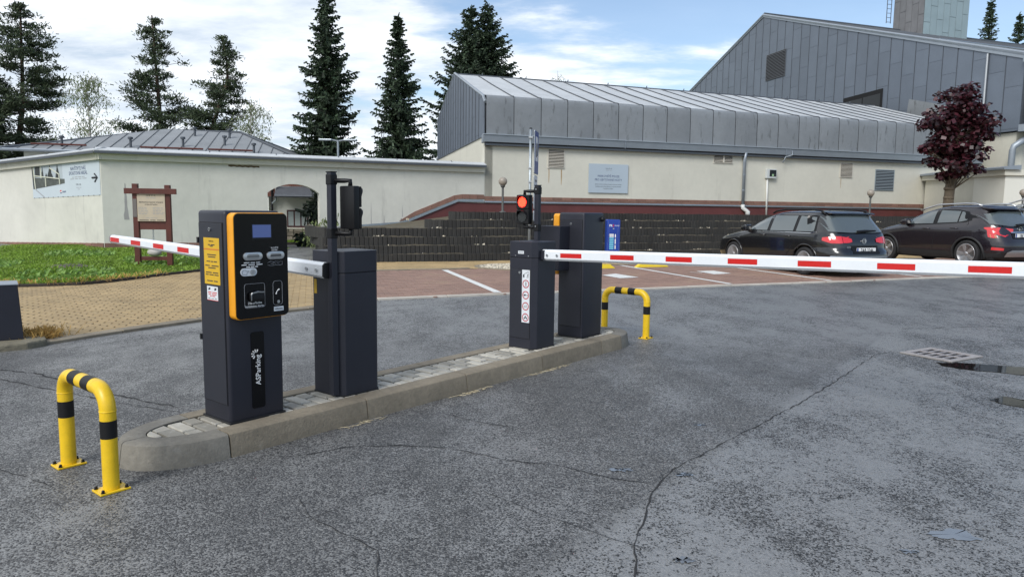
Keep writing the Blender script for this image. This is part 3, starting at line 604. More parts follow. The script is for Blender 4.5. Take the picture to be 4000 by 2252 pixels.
# brick foot of the wall
for (d_,nrm,s0,s1,zf) in ((WD,WN,.0,aL,lambda s:0),(WD,WN,aR,8.2,lambda s:0),(LD,LN,.02,9,lambda s:-.03*s)):
    s=s0; bl=.30 if d_ is WD and s0>1 else .33
    while s<s1-.05:
        e_=min(s+bl,s1); 
        for zr,(z0,z1) in enumerate(((-.3,.24),) if s0<1 else ((-.3,.08),(.09,.24),(.25,.40))):
            mk('plinth_brick',MB().prism([d_*(s+.004)+nrm*.001+Vector((0,0,z0+zf(s))),d_*(e_-.004)+nrm*.001+Vector((0,0,z0+zf(s))),d_*(e_-.004)+nrm*.001+Vector((0,0,z1+zf(s))),d_*(s+.004)+nrm*.001+Vector((0,0,z1+zf(s)))],nrm*random.uniform(.020,.028)),BRICKC,gw)
        s=e_
# oxblood foot, brick course and metal flashing climbing towards the building
mk('painted_foot',MB().prism([WP(s,z,.002) for s,z in ((7.6,.3),(WLEN,.9),(WLEN,1.62),(11.245,1.65),(9.30,.86),(7.6,.72))],WN*.02),PLINTH,gw)
fl=[(6.45,.60),(7.699,.735),(9.20,.84),(11.245,1.66),(WLEN-.05,1.655)]
mb=MB()
for (s0,z0),(s1,z1) in zip(fl,fl[1:]):
    for o,dz,hh,w in ((.03,0,.05,.05),(.045,.052,.035,.02)): mb.prism([WP(s0,z0+dz,.022),WP(s1,z1+dz,.022),WP(s1,z1+dz+hh,.022),WP(s0,z0+dz+hh,.022)],WN*w)
mk('flashing',mb,GALV,gw)
s=9.1
while s<WLEN-.06:
    e_=min(s+.29,WLEN-.02); f=lambda q: .86+.82*min(max((q-9.20)/(11.245-9.2),0),1)+.085
    mk('course_brick',MB().prism([WP(s+.005,f(s),.001),WP(e_-.005,f(e_),.001),WP(e_-.005,f(e_)+.165*min(1,(e_-9.05)/.5),.001),WP(s+.005,f(s)+.165*min(1,(s-9.02)/.5),.001)],WN*.022),BRICKC,gw); s=e_
# rust stain patch of crumbled render under the cornice
mk('crumbled_render',MB().prism([WP(3.55+k*.085,2.66-.018*(k%2)-.01*random.random(),.001) for k in range(12)]+[WP(3.55+k*.085,2.69+.02*random.random(),.001) for k in range(11,-1,-1)],WN*.004),mat('crumbled render',(.11,.075,.04),.95,nz=(15,.4)),gw)
# damp streaks on the render (own shapes)
STAIN=mat('damp streak',(.33,.32,.31),.95,nz=(3,.12))
for s,z0,z1,w in ((.62,.95,2.05,.075),(2.9,.3,1.1,.03),(3.75,.25,1.2,.035),(3.35,.2,.75,.03),(8.1,.75,1.6,.02),(8.55,.7,1.15,.03),(9.2,1.1,1.5,.015)):
    pts=[]
    for k in range(9): q=k/8; pts.append((s-w*(.15+.85*(1-q))*random.uniform(.6,1.1),z0+(z1-z0)*q))
    for k in range(8,-1,-1): q=k/8; pts.append((s+w*(.15+.85*(1-q))*random.uniform(.6,1.1),z0+(z1-z0)*q))
    mk('damp_streak',MB().add([WP(a,b,.0025) for a,b in pts],[(k,k+1,16-k,17-k) for k in range(8)]),STAIN,gw)
# ================================================================ low building with mansard metal roof
lb=thing('low_building','long low building with rounded weathered metal mansard roof and cream walls','building')
FL=24.6; zg=4.085; zb=3.785
wallp=[FP(0,.5),FP(FL,.5),FP(FL,zg-.05),FP(0,zg-.05)]
mb=MB(); mb.prism([p-FN*.0 for p in wallp],-FN*.35); mk('front_wall',mb,STUC,lb)
GB=lambda i,z: F0+FG*i+Vector((0,0,z))
mk('gable_wall',MB().prism([GB(.0,.3)+FD*.012,GB(13.3,.3)+FD*.012,GB(13.3,4.05)+FD*.012,GB(.0,4.05)+FD*.012],FD*.3),STUC,lb)
# fascia + roof panels, one per bay of about 1.05 m
prof=[(.16,zg+.015),(.15,4.6),(.14,5.2),(.13,5.40),(.10,5.462),(.03,5.50),(-.14,5.535),(-.30,5.565)]
ridge_in=7.26; rz_=7.5
seams=[0.02+1.068*k for k in range(24)]
def LP(s,inn,z): return F0+FD*s+FG*inn+Vector((0,0,z))
for k in range(23):
    a,b=seams[k]+.012,seams[k+1]-.012
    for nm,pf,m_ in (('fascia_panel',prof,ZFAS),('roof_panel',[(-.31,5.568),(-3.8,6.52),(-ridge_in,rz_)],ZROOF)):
        mb=MB(); v=[]; nx=5 if nm=='fascia_panel' else 1
        for (o,z) in pf:
            for i in range(nx+1):
                bul=.028*math.sin(math.pi*i/nx)*(random.uniform(.3,1.3)) if nx>1 and z<5.4 else 0
                v.append(LP(a+(b-a)*i/nx,-o-bul,z+random.uniform(-.004,.004)))
        w=nx+1; fs=[(j*w+i,j*w+i+1,(j+1)*w+i+1,(j+1)*w+i) for j in range(len(pf)-1) for i in range(nx)]
        mk(nm,MB().add(v,fs),m_,lb,smooth=True)
    if k:
        s=seams[k]; pth=[LP(s,-o-.004,z+.02) for o,z in prof[4:]]+[LP(s,3.8,6.545),LP(s,ridge_in,rz_+.025)]
        mk('standing_seam',MB().tube(pth,.022,5),ZINCD,lb)
        mk('fascia_joint',MB().tube([LP(s,-o+.012,z) for o,z in prof],.016,5),DARK,lb)
mk('roof_underlay',MB().add([LP(s,i,z) for s in (.03,FL) for i,z in ((-.10,zg+.03),(-.02,5.1),(.35,5.48),(ridge_in,rz_-.06),(13.3,6.0),(13.3,4.05))],[(i,i+1,7+i,6+i) for i in range(5)]),ZINCD,lb)
mk('ridge_cap',MB().tube([LP(0,ridge_in,rz_),LP(FL,ridge_in,rz_)],.05,6),ZINCD,lb)
for s in np.arange(1.3,FL,2.15): mk('ridge_bracket',MB().tube([LP(s,ridge_in,rz_),LP(s+.03,ridge_in,rz_+.13)],.025,5),ZINCD,lb)
# gutter box
mk('gutter',MB().prism([FP(-.12,zb,.005),FP(-.12,zb+.05,.20),FP(-.12,zg,.24),FP(-.12,zg,.005)],FD*(FL+.12)),GUT,lb); mk('gutter_lip',MB().prism([FP(-.12,zg+.004,.12),FP(-.12,zg+.004,.27),FP(-.12,zg+.028,.27),FP(-.12,zg+.028,.12)],FD*(FL+.12)),mat('gutter lip',(.42,.46,.50),.4,.4),lb)
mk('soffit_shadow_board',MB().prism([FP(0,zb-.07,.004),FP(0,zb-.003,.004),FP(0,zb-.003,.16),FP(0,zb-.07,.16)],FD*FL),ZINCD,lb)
for s in (5.6,13.2): mk('gutter_joint',MB().prism([FP(s,zb,.23),FP(s,zg,.247),FP(s+.03,zg,.247),FP(s+.03,zb,.23)],FN*.012),GUT,lb)
# gable cladding
gp=[(0.02,4.05),(13.2,4.02),(13.25,6.0),(ridge_in,rz_+.0),(.35,5.5),(.02,5.2)]
gpol=[(-a,b) for a,b in gp]
panels('gable_panel',gpol,F0-FD*.001,-FG,Vector((0,0,1)),.72,.012,.03,ZINC,lb,rows=2.1,stagger=.37)
mk('gable_backing',MB().prism([GB(a,b)+FD*.003 for a,b in gp],FD*.02),ZINCD,lb)
for k in range(1,18):
    i=13.2-.72*k
    if i<.1: break
    zt=np.interp(i,[.02,.35,ridge_in,13.25],[5.2,5.5,rz_,6.0]); mk('gable_seam',MB().prism([GB(i,4.06),GB(i+.03,4.06),GB(i+.03,zt-.02),GB(i,zt-.02)],-FD*.05),ZINCD,lb)
mk('verge_trim',MB().tube([GB(-.1,5.25),GB(.3,5.52),GB(ridge_in,rz_+.03),GB(13.3,6.04)],.06,6),GUT,lb)
# plinth, tray, brick course along the front
mk('plinth',MB().prism([FP(-.05,1.1,.002),FP(FL,1.1,.002),FP(FL,1.63,.002),FP(-.05,1.63,.002)],FN*.03),PLINTH,lb)
mk('cable_tray',MB().prism([FP(0,1.635,.003),FP(0,1.635,.08),FP(0,1.66,.085),FP(0,1.668,.05),FP(0,1.70,.045),FP(0,1.70,.003)],FD*(FL-3.5)),GALV,lb)
s=.02
while s<FL-3.4:
    bl=random.choice((.38,.40,.42)); mk('course_brick',MB().prism([FP(s+.005,1.705,.001),FP(s+bl-.005,1.705,.001),FP(s+bl-.005,1.765,.001),FP(s+.005,1.765,.001)],FN*.024),BRICKC,lb)
    mk('course_brick',MB().prism([FP(s+.005-.1,1.775,.001),FP(s+bl-.105,1.775,.001),FP(s+bl-.105,1.875,.001),FP(s-.095,1.875,.001)],FN*.026),BRICKC,lb); s+=bl
# louvred vents
CREAMV=mat('cream vent paint',(.62,.58,.50),.6,nz=(4,.1)); ALUV=mat('grey vent paint',(.30,.35,.38),.5,.2)
def vent(s0,s1,z0,z1,m_,n,parent,P=FP,mid=False,d=.03,lab=None):
    f=mk('vent_frame',MB().prism([P(s0-.04,z0-.04,.002),P(s1+.04,z0-.04,.002),P(s1+.04,z1+.04,.002),P(s0-.04,z1+.04,.002)],(P(0,0,1)-P(0,0,0))*.02),m_,parent)
    mk('vent_recess',MB().prism([P(s0,z0,.0225),P(s1,z0,.0225),P(s1,z1,.0225),P(s0,z1,.0225)],(P(0,0,1)-P(0,0,0))*.002),DARK,f)
    h=(z1-z0)/n
    for k in range(n): mk('slat',MB().prism([P(s0+.01,z0+h*(k+.05),.026),P(s0+.01,z0+h*(k+.12),.055),P(s0+.01,z0+h*(k+.50),.030),P(s0+.01,z0+h*(k+.45),.026)],P(s1-.01,0,0)-P(s0+.01,0,0)),m_,f)
    if mid: mk('mullion',MB().prism([P((s0+s1)/2-.03,z0,.026),P((s0+s1)/2+.03,z0,.026),P((s0+s1)/2+.03,z1,.026),P((s0+s1)/2-.03,z1,.026)],(P(0,0,1)-P(0,0,0))*.035),m_,f)
    return f
vent(2.52,3.14,3.0,3.66,CREAMV,12,lb); vent(9.83,10.70,3.42,3.70,CREAMV,5,lb,mid=True); vent(16.37,17.0,3.01,3.60,CREAMV,11,lb); vent(18.37,19.40,2.49,3.36,ALUV,13,lb)
RUST=mat('rust run',(.40,.27,.14),.9,nz=(6,.25))
for s,z0,z1,w in ((2.55,2.45,2.93,.03),(3.06,2.38,2.93,.035),(16.42,2.55,2.95,.025)):
    mk('rust_run',MB().add([FP(s-w*.3,z0,.003),FP(s+w*.2,z0-.05,.003),FP(s+w*.7,(z0+z1)/2,.003),FP(s+w*.5,z1,.003),FP(s-w*.6,z1,.003),FP(s-w*.5,(z0+z1)/2,.003)],[(0,1,2,3,4,5)]),RUST,lb)
# downpipe
dp=mk('downpipe',MB().tube([FP(11.25,3.86,.17),FP(11.25,3.55,.09),FP(11.27,1.70,.09)],.062,12),GUT,lb,smooth=True)
mk('pipe_shoe',MB().tube([FP(11.27,1.72,.09),FP(11.27,1.58,.10),FP(11.40,1.48,.16),FP(11.46,1.42,.18),FP(11.46,1.25,.18)],[.085,.085,.08,.10,.10],12),mat('white pvc',(.62,.62,.60),.4),dp,smooth=True)
for z in (3.5,2.95,2.3): mk('pipe_clip',MB().tube([FP(11.26,z,.09),FP(11.26,z+.04,.09)],.07,12),GUT,dp)
mk('overflow_pipe',MB().tube([FP(13.5,4.02,.26),FP(13.5,3.83,.28),FP(13.2,3.74,.22),FP(13.1,3.50,.20)],.022,8),GUT,lb,smooth=True)
# low annex with metal coping at the right end
an=thing('annex_wall','low cream annex wall with blue grey metal coping behind the red tree','wall',(19.0,33.4,0))
AD=Vector((-.03,-5.5,0)).normalized(); AN_=Vector((-1,0,0))
def AP(s,z,o=0): return AD*s+AN_*o+Vector((0,0,z))
mk('wall_face',MB().prism([AP(0,1.0),AP(3.6,1.0),AP(3.6,2.98),AP(0,2.98)],-AN_*3.0),STUC,an); mk('wall_face',MB().prism([AP(3.6,1.0,.05),AP(5.5,1.0,.05),AP(5.5,2.98,.05),AP(3.6,2.98,.05)],-AN_*3.0),mat('whiter stucco',(.70,.69,.62),.9,bump=(70,.5,.008,3)),an)
mk('cornice',MB().prism([AP(-.1,2.95,.14),AP(5.6,2.95,.14),AP(5.6,3.16,.16),AP(-.1,3.16,.16)],-AN_*3.2),STUC,an); mk('coping',MB().prism([AP(-.15,3.165,.26),AP(-.15,3.24,.26),AP(-.15,3.34,-.4),AP(-.15,3.165,-.4)],AD*5.85),GUT,an)
# ================================================================ tall building
tb=thing('tall_building','tall building clad in grey zinc strips with a huge gable and tin chimney','building',(23.5,34,0))
TD=Vector((-.225,.974,0)).normalized(); TN=Vector((-TD.y,TD.x,0)); TN=TN if TN.x<0 else -TN; TX=-TN
def TP(t,z,o=0): return TD*t+TN*o+Vector((0,0,z))
ge=[(0,5.35),(44,5.35),(44,8.6),(22,15.85),(0,8.6)]
mk('gable_backing',MB().prism([TP(*p) for p in ge],TX*.3),ZINCD,tb)
panels('cladding_panel',[(-a,b) for a,b in ge if 1],(0,0,0),-TD,Vector((0,0,1)),.955,.012,.03,ZINC,tb,rows=1.95,stagger=.41,x0=-33.425)
for k in range(1,35):
    t=33.425-.955*k
    if t<.2: break
    zt=8.6+(15.85-8.6)*(1-abs(t-22)/22); mk('cladding_seam',MB().prism([TP(t,5.36,.0),TP(t+.022,5.36,0),TP(t+.022,zt-.02,0),TP(t,zt-.02,0)],TN*.05),ZINCD,tb)
mk('verge_trim',MB().add([TP(0,8.6,.08),TP(22,15.85,.08),TP(44,8.6,.08),TP(44,8.85,.08),TP(22,16.10,.08),TP(0,8.85,.08)],[(0,1,4,5),(1,2,3,4)]),GUT,tb)
mk('verge_trim',MB().tube([TP(-.2,8.78,.05),TP(22,16.0,.05),TP(44,8.75,.05)],.09,6),GUT,tb)
DLN=FD*45
for k in range(30):
    a=FD*(1.5*k+.01); b=FD*(1.5*k+1.49); mk('roof_panel',MB().add([TP(-.5,8.65)+a,TP(22,16.06)+a,TP(22,16.06)+b,TP(-.5,8.65)+b],[(0,1,2,3)]),ZROOF,tb)
    mk('standing_seam',MB().tube([TP(-.5,8.67)+a,TP(22,16.08)+a],.03,5),ZINCD,tb)
mk('rear_roof',MB().add([TP(22,16.06),TP(44,8.8),TP(44,8.8)+DLN,TP(22,16.06)+DLN],[(0,1,2,3)]),ZROOF,tb)
mk('ridge_cap',MB().tube([TP(22,16.1),TP(22,16.1)+DLN],.09,6),ZINCD,tb)
for zz_,t in ((.12,6.0),(.12,6.6)): mk('snow_guard',MB().tube([TP(t,8.6+t*.3295+.25)+FD*1.5,TP(t,8.6+t*.3295+.25)+DLN],.06,6),GALV,tb)
# front walls of the tall building
mk('corner_wall',MB().prism([TP(.25,.5,-.15),TP(44,.5,-.15),TP(44,5.3,-.15),TP(.25,5.3,-.15)],TX*.4),STUC,tb)
FN2=FN
mk('front_wall',MB().prism([TP(.3,.5,-.2),TP(.3,.5,-.2)+FD*12,TP(.3,5.3,-.2)+FD*12,TP(.3,5.3,-.2)],-FN2*.4),STUC,tb)
mk('front_upper_panel',MB().prism([TP(0,5.6,-.3)+FN2*.1,TP(0,5.6,-.3)+FD*12+FN2*.1,TP(0,8.55,-.3)+FD*12+FN2*.1,TP(0,8.55,-.3)+FN2*.1],-FN2*.3),mat('grey concrete panel',(.33,.33,.30),.85,nz=(1,.15),streak=(4,.4,.4,(.18,.18,.16),.58)),tb)
mk('gutter',MB().prism([TP(0,8.42,.25)+FN2*.1,TP(0,8.45,.25)+FN2*.55,TP(0,8.68,.25)+FN2*.6,TP(0,8.68,.25)+FN2*.1],FD*12),GUT,tb)
mk('lower_gutter',MB().prism([TP(0,5.28,.2)+FN2*.12,TP(0,5.28,.2)+FN2*.62,TP(0,5.6,.2)+FN2*.68,TP(0,5.6,.2)+FN2*.12],FD*12),GUT,tb)
mk('downpipe',MB().tube([TP(.1,8.4,.1)+FN2*.35,TP(.05,7.9,.1)+FN2*.18+FD*.3,TP(.05,6.4,.1)+FN2*.18+FD*.3,TP(.05,5.5,.1)+FN2*.3+FD*.2],.09,10),GUT,tb,smooth=True)
mk('downpipe',MB().tube([TP(.1,5.25,-.1)+FN2*.4+FD*.5,TP(.2,4.6,.3)+FN2*.25,TP(.2,4.4,.3)+FN2*.2,TP(.2,.6,.3)+FN2*.2],.14,12),GUT,tb,smooth=True)
mk('lightning_rod',MB().tube([TP(1.95,9.2,.12),TP(1.95,6.7,.12)],.045,8),ALU,tb)
TPl=lambda s,z,o=0: TP(21.4-s,z,o)
TPl=lambda s,z,o=0: TP(21.4-s,z,o+.05)
vf=vent(.15,2.5,11.1,12.9,mat('grey louvre',(.105,.112,.125),.6,.1),17,tb,P=TPl); vf.name='louvre_frame'
f=mk('window_frame',MB().prism([TP(9.0,7.2,.04),TP(12.4,7.2,.04),TP(12.4,8.55,.04),TP(9.0,8.66,.04)],TN*.03),DARK,tb); mk('pane',MB().prism([TP(9.15,7.3,.072),TP(10.6,7.3,.072),TP(10.6,8.35,.072),TP(9.15,8.4,.072)],TN*.004),mat('dark pane',(.012,.014,.015),.35),f); mk('pane',MB().prism([TP(10.7,7.3,.072),TP(12.2,7.3,.072),TP(12.2,8.3,.072),TP(10.7,8.33,.072)],TN*.004),bpy.data.materials['dark pane'],f)
# saddle flashing where the roofs meet
mk('saddle_flashing',MB().add([TP(7.0,7.0,.06),TP(6.9,7.75,.06),TP(2.0,6.45,.06),TP(2.0,5.5,.06)],[(0,1,2,3)]),ZFAS,tb)
# chimney
cc=TP(19.6,0)+FD*13.2; cx=FD; cy=TD; cw_,cd_,h0,h1=4.6,3.2,14.0,21.5
ch=mk('chimney',MB().prism([cc+Vector((0,0,h0)),cc+cx*cw_+Vector((0,0,h0)),cc+cx*cw_+cy*cd_+Vector((0,0,h0)),cc+cy*cd_+Vector((0,0,h0))],(0,0,h1-h0)),ZINCD,tb)
panels('chimney_panel',[(0,h0),(cw_,h0),(cw_,h1),(0,h1)],cc+FN*.005,FD,Vector((0,0,1)),.66,.03,.03,ZTIN,ch,rows=2.2,stagger=.43)
panels('chimney_panel',[(-cd_,h0),(0,h0),(0,h1),(-cd_,h1)],cc+TN*.005,-TD,Vector((0,0,1)),.66,.03,.03,ZBRN,ch,rows=2.2,stagger=.43)
lad=cc+cy*(cd_+.35)
for q in (0,.4): mk('ladder_rail',MB().tube([lad+TN*q+Vector((0,0,16.9)),lad+TN*q+Vector((0,0,21.4))],.03,6),ZINCD,ch)
for z in np.arange(17.0,21.4,.35): mk('ladder_rung',MB().tube([lad+Vector((0,0,z)),lad+TN*.4+Vector((0,0,z))],.02,5),ZINCD,ch)
# ================================================================ pavilion with hip roof behind the wall
pv=thing('pavilion','pavilion with grey standing seam hip roof behind the white wall','building')
FLc,FRc,BRc,BLc=Vector((-23.6,33.4,3.85)),Vector((-10.9,36.4,3.8)),Vector((-12,47,4)),Vector((-25,46,4)); RL,RR=Vector((-19.2,40.2,5.42)),Vector((-15.3,40.8,5.42))
ZPAV=mat('grey pavilion roof',(.235,.248,.258),.75,0,nz=(1,.15,6),obj=.06,streak=(2.4,1.2,.5,(.15,.155,.16),.62))
SEAMP=mat('pavilion seam',(.13,.137,.143),.7)
def slope(poly,a,b,c,m_,cw=.62):
    X=(b-a).normalized(); n=(b-a).cross(c-a).normalized(); n=n if n.z>0 else -n; Y=n.cross(X).normalized(); 
    P2=[((p-a).dot(X),(p-a).dot(Y)) for p in poly]
    for o in panels('roof_panel',P2,a,X,Y,cw,.0,.02,m_,pv): pass
    xs=[p[0] for p in P2]; x=min(xs)+cw
    cc_=P2 if area(P2)>0 else P2[::-1]
    while x<max(xs):
        q=clip([(x-.018,-50),(x+.018,-50),(x+.018,50),(x-.018,50)],cc_)
        if len(q)>2: mk('standing_seam',MB().prism([a+X*p[0]+Y*p[1]+n*.021 for p in q],n*.03),SEAMP,pv,fixn=False)
        x+=cw
slope([FLc,FRc,RR,RL],FLc,FRc,RR,ZPAV); slope([FRc,BRc,RR],FRc,BRc,RR,ZPAV); slope([BLc,FLc,RL],BLc,FLc,RL,ZPAV)
mk('rear_roof',MB().add([BLc,BRc,RR,RL],[(0,1,2,3)]),ZROOF,pv)
for a,b in ((RL,RR),(FLc,RL),(FRc,RR),(BRc,RR)): mk('hip_cap',MB().tube([a+Vector((0,0,.04)),b+Vector((0,0,.04))],.08,6),ZINCD,pv)
mk('eave_board',MB().tube([FLc,FRc,BRc],.07,6),GUT,pv)
mk('wall',MB().zprism([FLc.lerp(RL,.12).to_2d().to_3d(),FRc.lerp(RR,.12).to_2d().to_3d(),BRc.lerp(RR,.12).to_2d().to_3d(),BLc.lerp(RL,.12).to_2d().to_3d()],0,4.0),HOUSEW,pv)
for f_,g_ in ((.12,.15),(.36,.2),(.56,.28),(.75,.4),(.86,.12),(.52,.75),(.80,.72)):
    p=FLc.lerp(FRc,f_).lerp(RL.lerp(RR,f_),g_); mk('vent_pipe',MB().lathe([(.06,-.1),(.06,.42),(.12,.42),(.12,.52),(.02,.54)],tuple(p),10),ZINCD,pv)
for f0,f1 in ((.02,.22),(.42,.66),(.68,.86)):
    p=FLc.lerp(FRc,f0).lerp(RL.lerp(RR,f0),.13); q=FLc.lerp(FRc,f1).lerp(RL.lerp(RR,f1),.13); mk('snow_guard',MB().tube([p+Vector((0,0,.14)),q+Vector((0,0,.14))],.045,6),WOODR,pv)
# ================================================================ house seen through the arch
hs=thing('house','small cream house with rubble stone base and brown window beyond the archway','house',(-9.4,27.7,0)); hs.scale=(.76,.76,.76)
HD=Vector((.985,.17,0)).normalized(); HN=Vector((HD.y,-HD.x,0))
def HP(s,z,o=0): return HD*s+HN*o+Vector((0,0,z))
mk('wall',MB().prism([HP(-3,-.3),HP(4,-.3),HP(4,2.85),HP(-3,2.85)],-HN*3),HOUSEW,hs)
mk('corner_bay',MB().prism([HP(-3,-.3,.5),HP(.1,-.3,.5),HP(.1,2.33,.5),HP(-3,2.33,.5)],-HN*.5),HOUSEW,hs)
GABW=mat('red brown boarding',(.13,.042,.025),.6,nz=(3,.2)); 
for k in range(5): mk('gable_board',MB().prism([HP(-3,2.34+.2*k,.52),HP(.42,2.34+.2*k,.52),HP(.42,2.53+.2*k,.52),HP(-3,2.53+.2*k,.52)],HN*.03),GABW,hs)
for k in range(3): mk('gable_board',MB().prism([HP(.44,2.86+.2*k,.05),HP(4,2.86+.2*k,.05),HP(4,3.05+.2*k,.05),HP(.44,3.05+.2*k,.05)],HN*.03),GABW,hs)
mk('lean_to_roof',MB().add([HP(.44,2.85,.1),HP(4,2.85,.1),HP(4,2.42,.95),HP(.44,2.42,.95),HP(.44,2.34,.95),HP(4,2.34,.95)],[(0,1,2,3),(3,2,5,4)]),mat('slate roof',(.075,.080,.088),.6,nz=(4,.2)),hs)
mk('downpipe',MB().tube([HP(.28,3.2,.6),HP(.28,-.2,.6)],.055,8),DARK,hs); mk('gutter',MB().tube([HP(.46,2.36,1.0),HP(4,2.36,1.0)],.06,8),ZINCD,hs); mk('pipe_elbow',MB().tube([HP(.30,2.0,.62),HP(.5,2.15,.8),HP(.52,2.3,.95)],.05,8),GALV,hs)
wf=mk('window',MB().prism([HP(.90,.80,.005),HP(1.95,.80,.005),HP(1.95,1.68,.005),HP(.90,1.68,.005)],HN*.05),mat('brown window frame',(.06,.018,.02),.5),hs)
for k in range(3): mk('pane',MB().prism([HP(.97+.325*k,.88,.0555),HP(1.225+.325*k,.88,.0555),HP(1.225+.325*k,1.60,.0555),HP(.97+.325*k,1.60,.0555)],HN*.004),mat('curtained pane',(.30,.34,.34),.25,nz=(3,.2)) if k==0 else bpy.data.materials['curtained pane'],wf)
mk('sill',MB().prism([HP(.85,.72,.0),HP(2.0,.72,0),HP(2.0,.785,0),HP(.85,.785,0)],HN*.12),STUC,wf)
z=-.25
while z<.66:
    s=-.2+random.uniform(-.2,0); hh=random.uniform(.16,.24); hh=min(hh,.72-z)
    while s<4:
        w=random.uniform(.2,.45); mk('stone',MB().prism([HP(s+.012,z+.012,.02),HP(s+w-.012,z+random.uniform(.008,.03),.02),HP(s+w-random.uniform(.008,.05),z+hh-.012,.02),HP(s+random.uniform(.01,.05),z+hh-random.uniform(.01,.03),.02)],HN*random.uniform(.08,.12)),RUBST,hs,bev=.02); s+=w
    z+=hh
mk('base_mortar',MB().prism([HP(-.3,-.3,.001),HP(4,-.3,.001),HP(4,.71,.001),HP(-.3,.71,.001)],HN*.05),mat('mortar',(.30,.28,.23),.9,nz=(8,.2)),hs)
wp=thing('woodpile','stack of split firewood against the stone house base','woodpile',tuple(Vector((-9.4,27.7,0))+HP(1.50,.0,.30)))
for k in range(30): 
    a=(k%6)*.11+random.uniform(-.02,.02); b=.06+(k//6)*.085
    mk('log',MB().tube([HP(a,b,-.12),HP(a+random.uniform(-.02,.02),b,.12+random.uniform(-.04,.04))],random.uniform(.036,.05),6),LOGM,wp)
struct(mk('grass_verge',MB().prism([(-14,26.5,.0),(-4.5,28.1,.0),(-4.5,27.2,.0),(-14,25.6,.0)],(0,0,.07)),SOIL))
P=np.array([(x,26.05+(x+14)*.168+random.uniform(-.42,.42),.07) for x in [random.uniform(-11,-6) for _ in range(4000)]]); n=len(P); an_=RNG.uniform(0,6.28,n); B=np.stack([RNG.normal(0,.02,n),RNG.normal(0,.02,n),RNG.uniform(.02,.045,n)],1)
struct(quadcloud('verge_grass',P+B,np.stack([np.cos(an_)*.010,np.sin(an_)*.010,0*an_],1),B,GRASS),'stuff')
tag(mk('verge_kerb',MB().prism([(-14,25.58,.0),(-4.5,27.18,.0),(-4.5,27.08,.0),(-14,25.48,.0)],(0,0,.09)),mat('dark kerb',(.035,.028,.025),.8)),'dark kerb along the grass verge beyond the archway','kerb')
# ================================================================ trees
def unit(v): return v/np.linalg.norm(v)
def nrm(a): return a/np.maximum(1e-9,np.linalg.norm(a,axis=1,keepdims=True))
def spruce(label,x,y,h,rad,seed,z0=0,droop=.35,lv=.36,dens=1.0,top2=None,low=.06,matn=None,name='spruce_tree',pw=.82):
    rg=np.random.default_rng(seed); t=thing(name,label,'tree',(x,y,z0))
    stems=[(0,0,h,rad)]+([top2] if top2 else []); tr=MB(); P=[];D=[];WV=[];FF=[]
    for sx,sy,hh,rd in stems:
        tr.tube([(sx*.2,sy*.2,0),(sx,sy,hh*.5),(sx,sy,hh*.985)],[.022*hh*.5,.012*hh*.6,.012],8)
        z=hh*low
        while z<hh*.985:
            f=1-z/hh; Lb=rd*(f**pw)*(.92+.2*rg.random())+.10; nb=int(8+4*f); a0=rg.random()*6.28
            for k in range(nb):
                if rg.random()<.05: continue
                an=a0+6.283*k/nb+rg.normal(0,.22); L_=Lb*rg.uniform(.5,1.18); d=np.array([math.cos(an),math.sin(an),0]); zz=z+rg.normal(0,.14)
                st=max(3,int(L_/.17*dens)); q=(np.arange(st)+.6)/st; r=L_*q; up=.5*(1-f)
                pz=zz+r*(up-droop*q*(1.2-.9*q)*1.6)+.16*L_*np.maximum(0,q-.7)
                P.append(np.stack([sx+d[0]*r,sy+d[1]*r,pz],1)); D.append(np.repeat(d[None],st,0)); WV.append(.17+.20*L_*(1-q)**.7); FF.append(np.full(st,f))
            z+=lv*(.55+.55*f)
    P=np.concatenate(P);D=np.concatenate(D);WV=np.concatenate(WV);FF=np.concatenate(FF); n=len(P); SD=np.stack([-D[:,1],D[:,0],0*D[:,0]],1); C=[];A=[];B=[]
    for s_ in (-1,1,-1,1):
        dv=nrm(D*rg.uniform(.4,1.1,(n,1))+SD*s_*rg.uniform(.3,1.0,(n,1))+np.stack([np.zeros(n),np.zeros(n),rg.uniform(-.75,.25,n)],1)); ln=(WV*rg.uniform(.55,1.25,n))[:,None]
        C.append(P+dv*ln*.5);A.append(dv*ln*.55);B.append(nrm(np.cross(dv,rg.normal(0,1,(n,3))))*rg.uniform(.030,.062,(n,1)))
    ln=rg.uniform(.15,.42,n)*(.5+FF); C.append(P+np.stack([0*ln,0*ln,-ln*.5],1)); A.append(np.stack([rg.normal(0,.04,n),rg.normal(0,.04,n),-ln*.55],1)); B.append(SD*rg.uniform(.030,.065,(n,1)))
    for sx,sy,hh,rd in stems: 
        e=np.arange(10); C.append(np.stack([sx+rg.normal(0,.03,10),sy+rg.normal(0,.03,10),hh-.1*e],1)); A.append(np.stack([rg.normal(0,.06,10),rg.normal(0,.06,10),np.full(10,.16)],1)); B.append(np.tile([.03,0,0],(10,1)))
    mk('trunk',tr,BARKD,t,smooth=True); quadcloud('crown',np.concatenate(C),np.concatenate(A),np.concatenate(B),matn or SPRU,t); return t
def conifer_h(px_top,Y,xs,horizon=800): return (horizon-px_top)/2800*Y+1.44
spruce('tallest dark spruce, its tip cut by the top of the picture',-11.9,46.5,15.1,2.9,1,pw=.72)
spruce('slender dark spruce with a bare pointed tip left of the metal gable',-7.2,45.5,13.1,2.85,2,lv=.34,pw=.9)
spruce('dense twin-topped spruce rising behind the metal gable roof',-3.3,55,16.2,4.7,3,top2=(1.25,.4,16.45,4.7),lv=.40,pw=.68,droop=.25)
spruce('dark spruce standing to the right of the tin chimney',44.7,70,21.6,3.1,4,lv=.5,dens=.6)
spruce('dark spruce cut by the right edge beside the zinc roof',48.2,71,20.6,3.0,5,lv=.5,dens=.6)
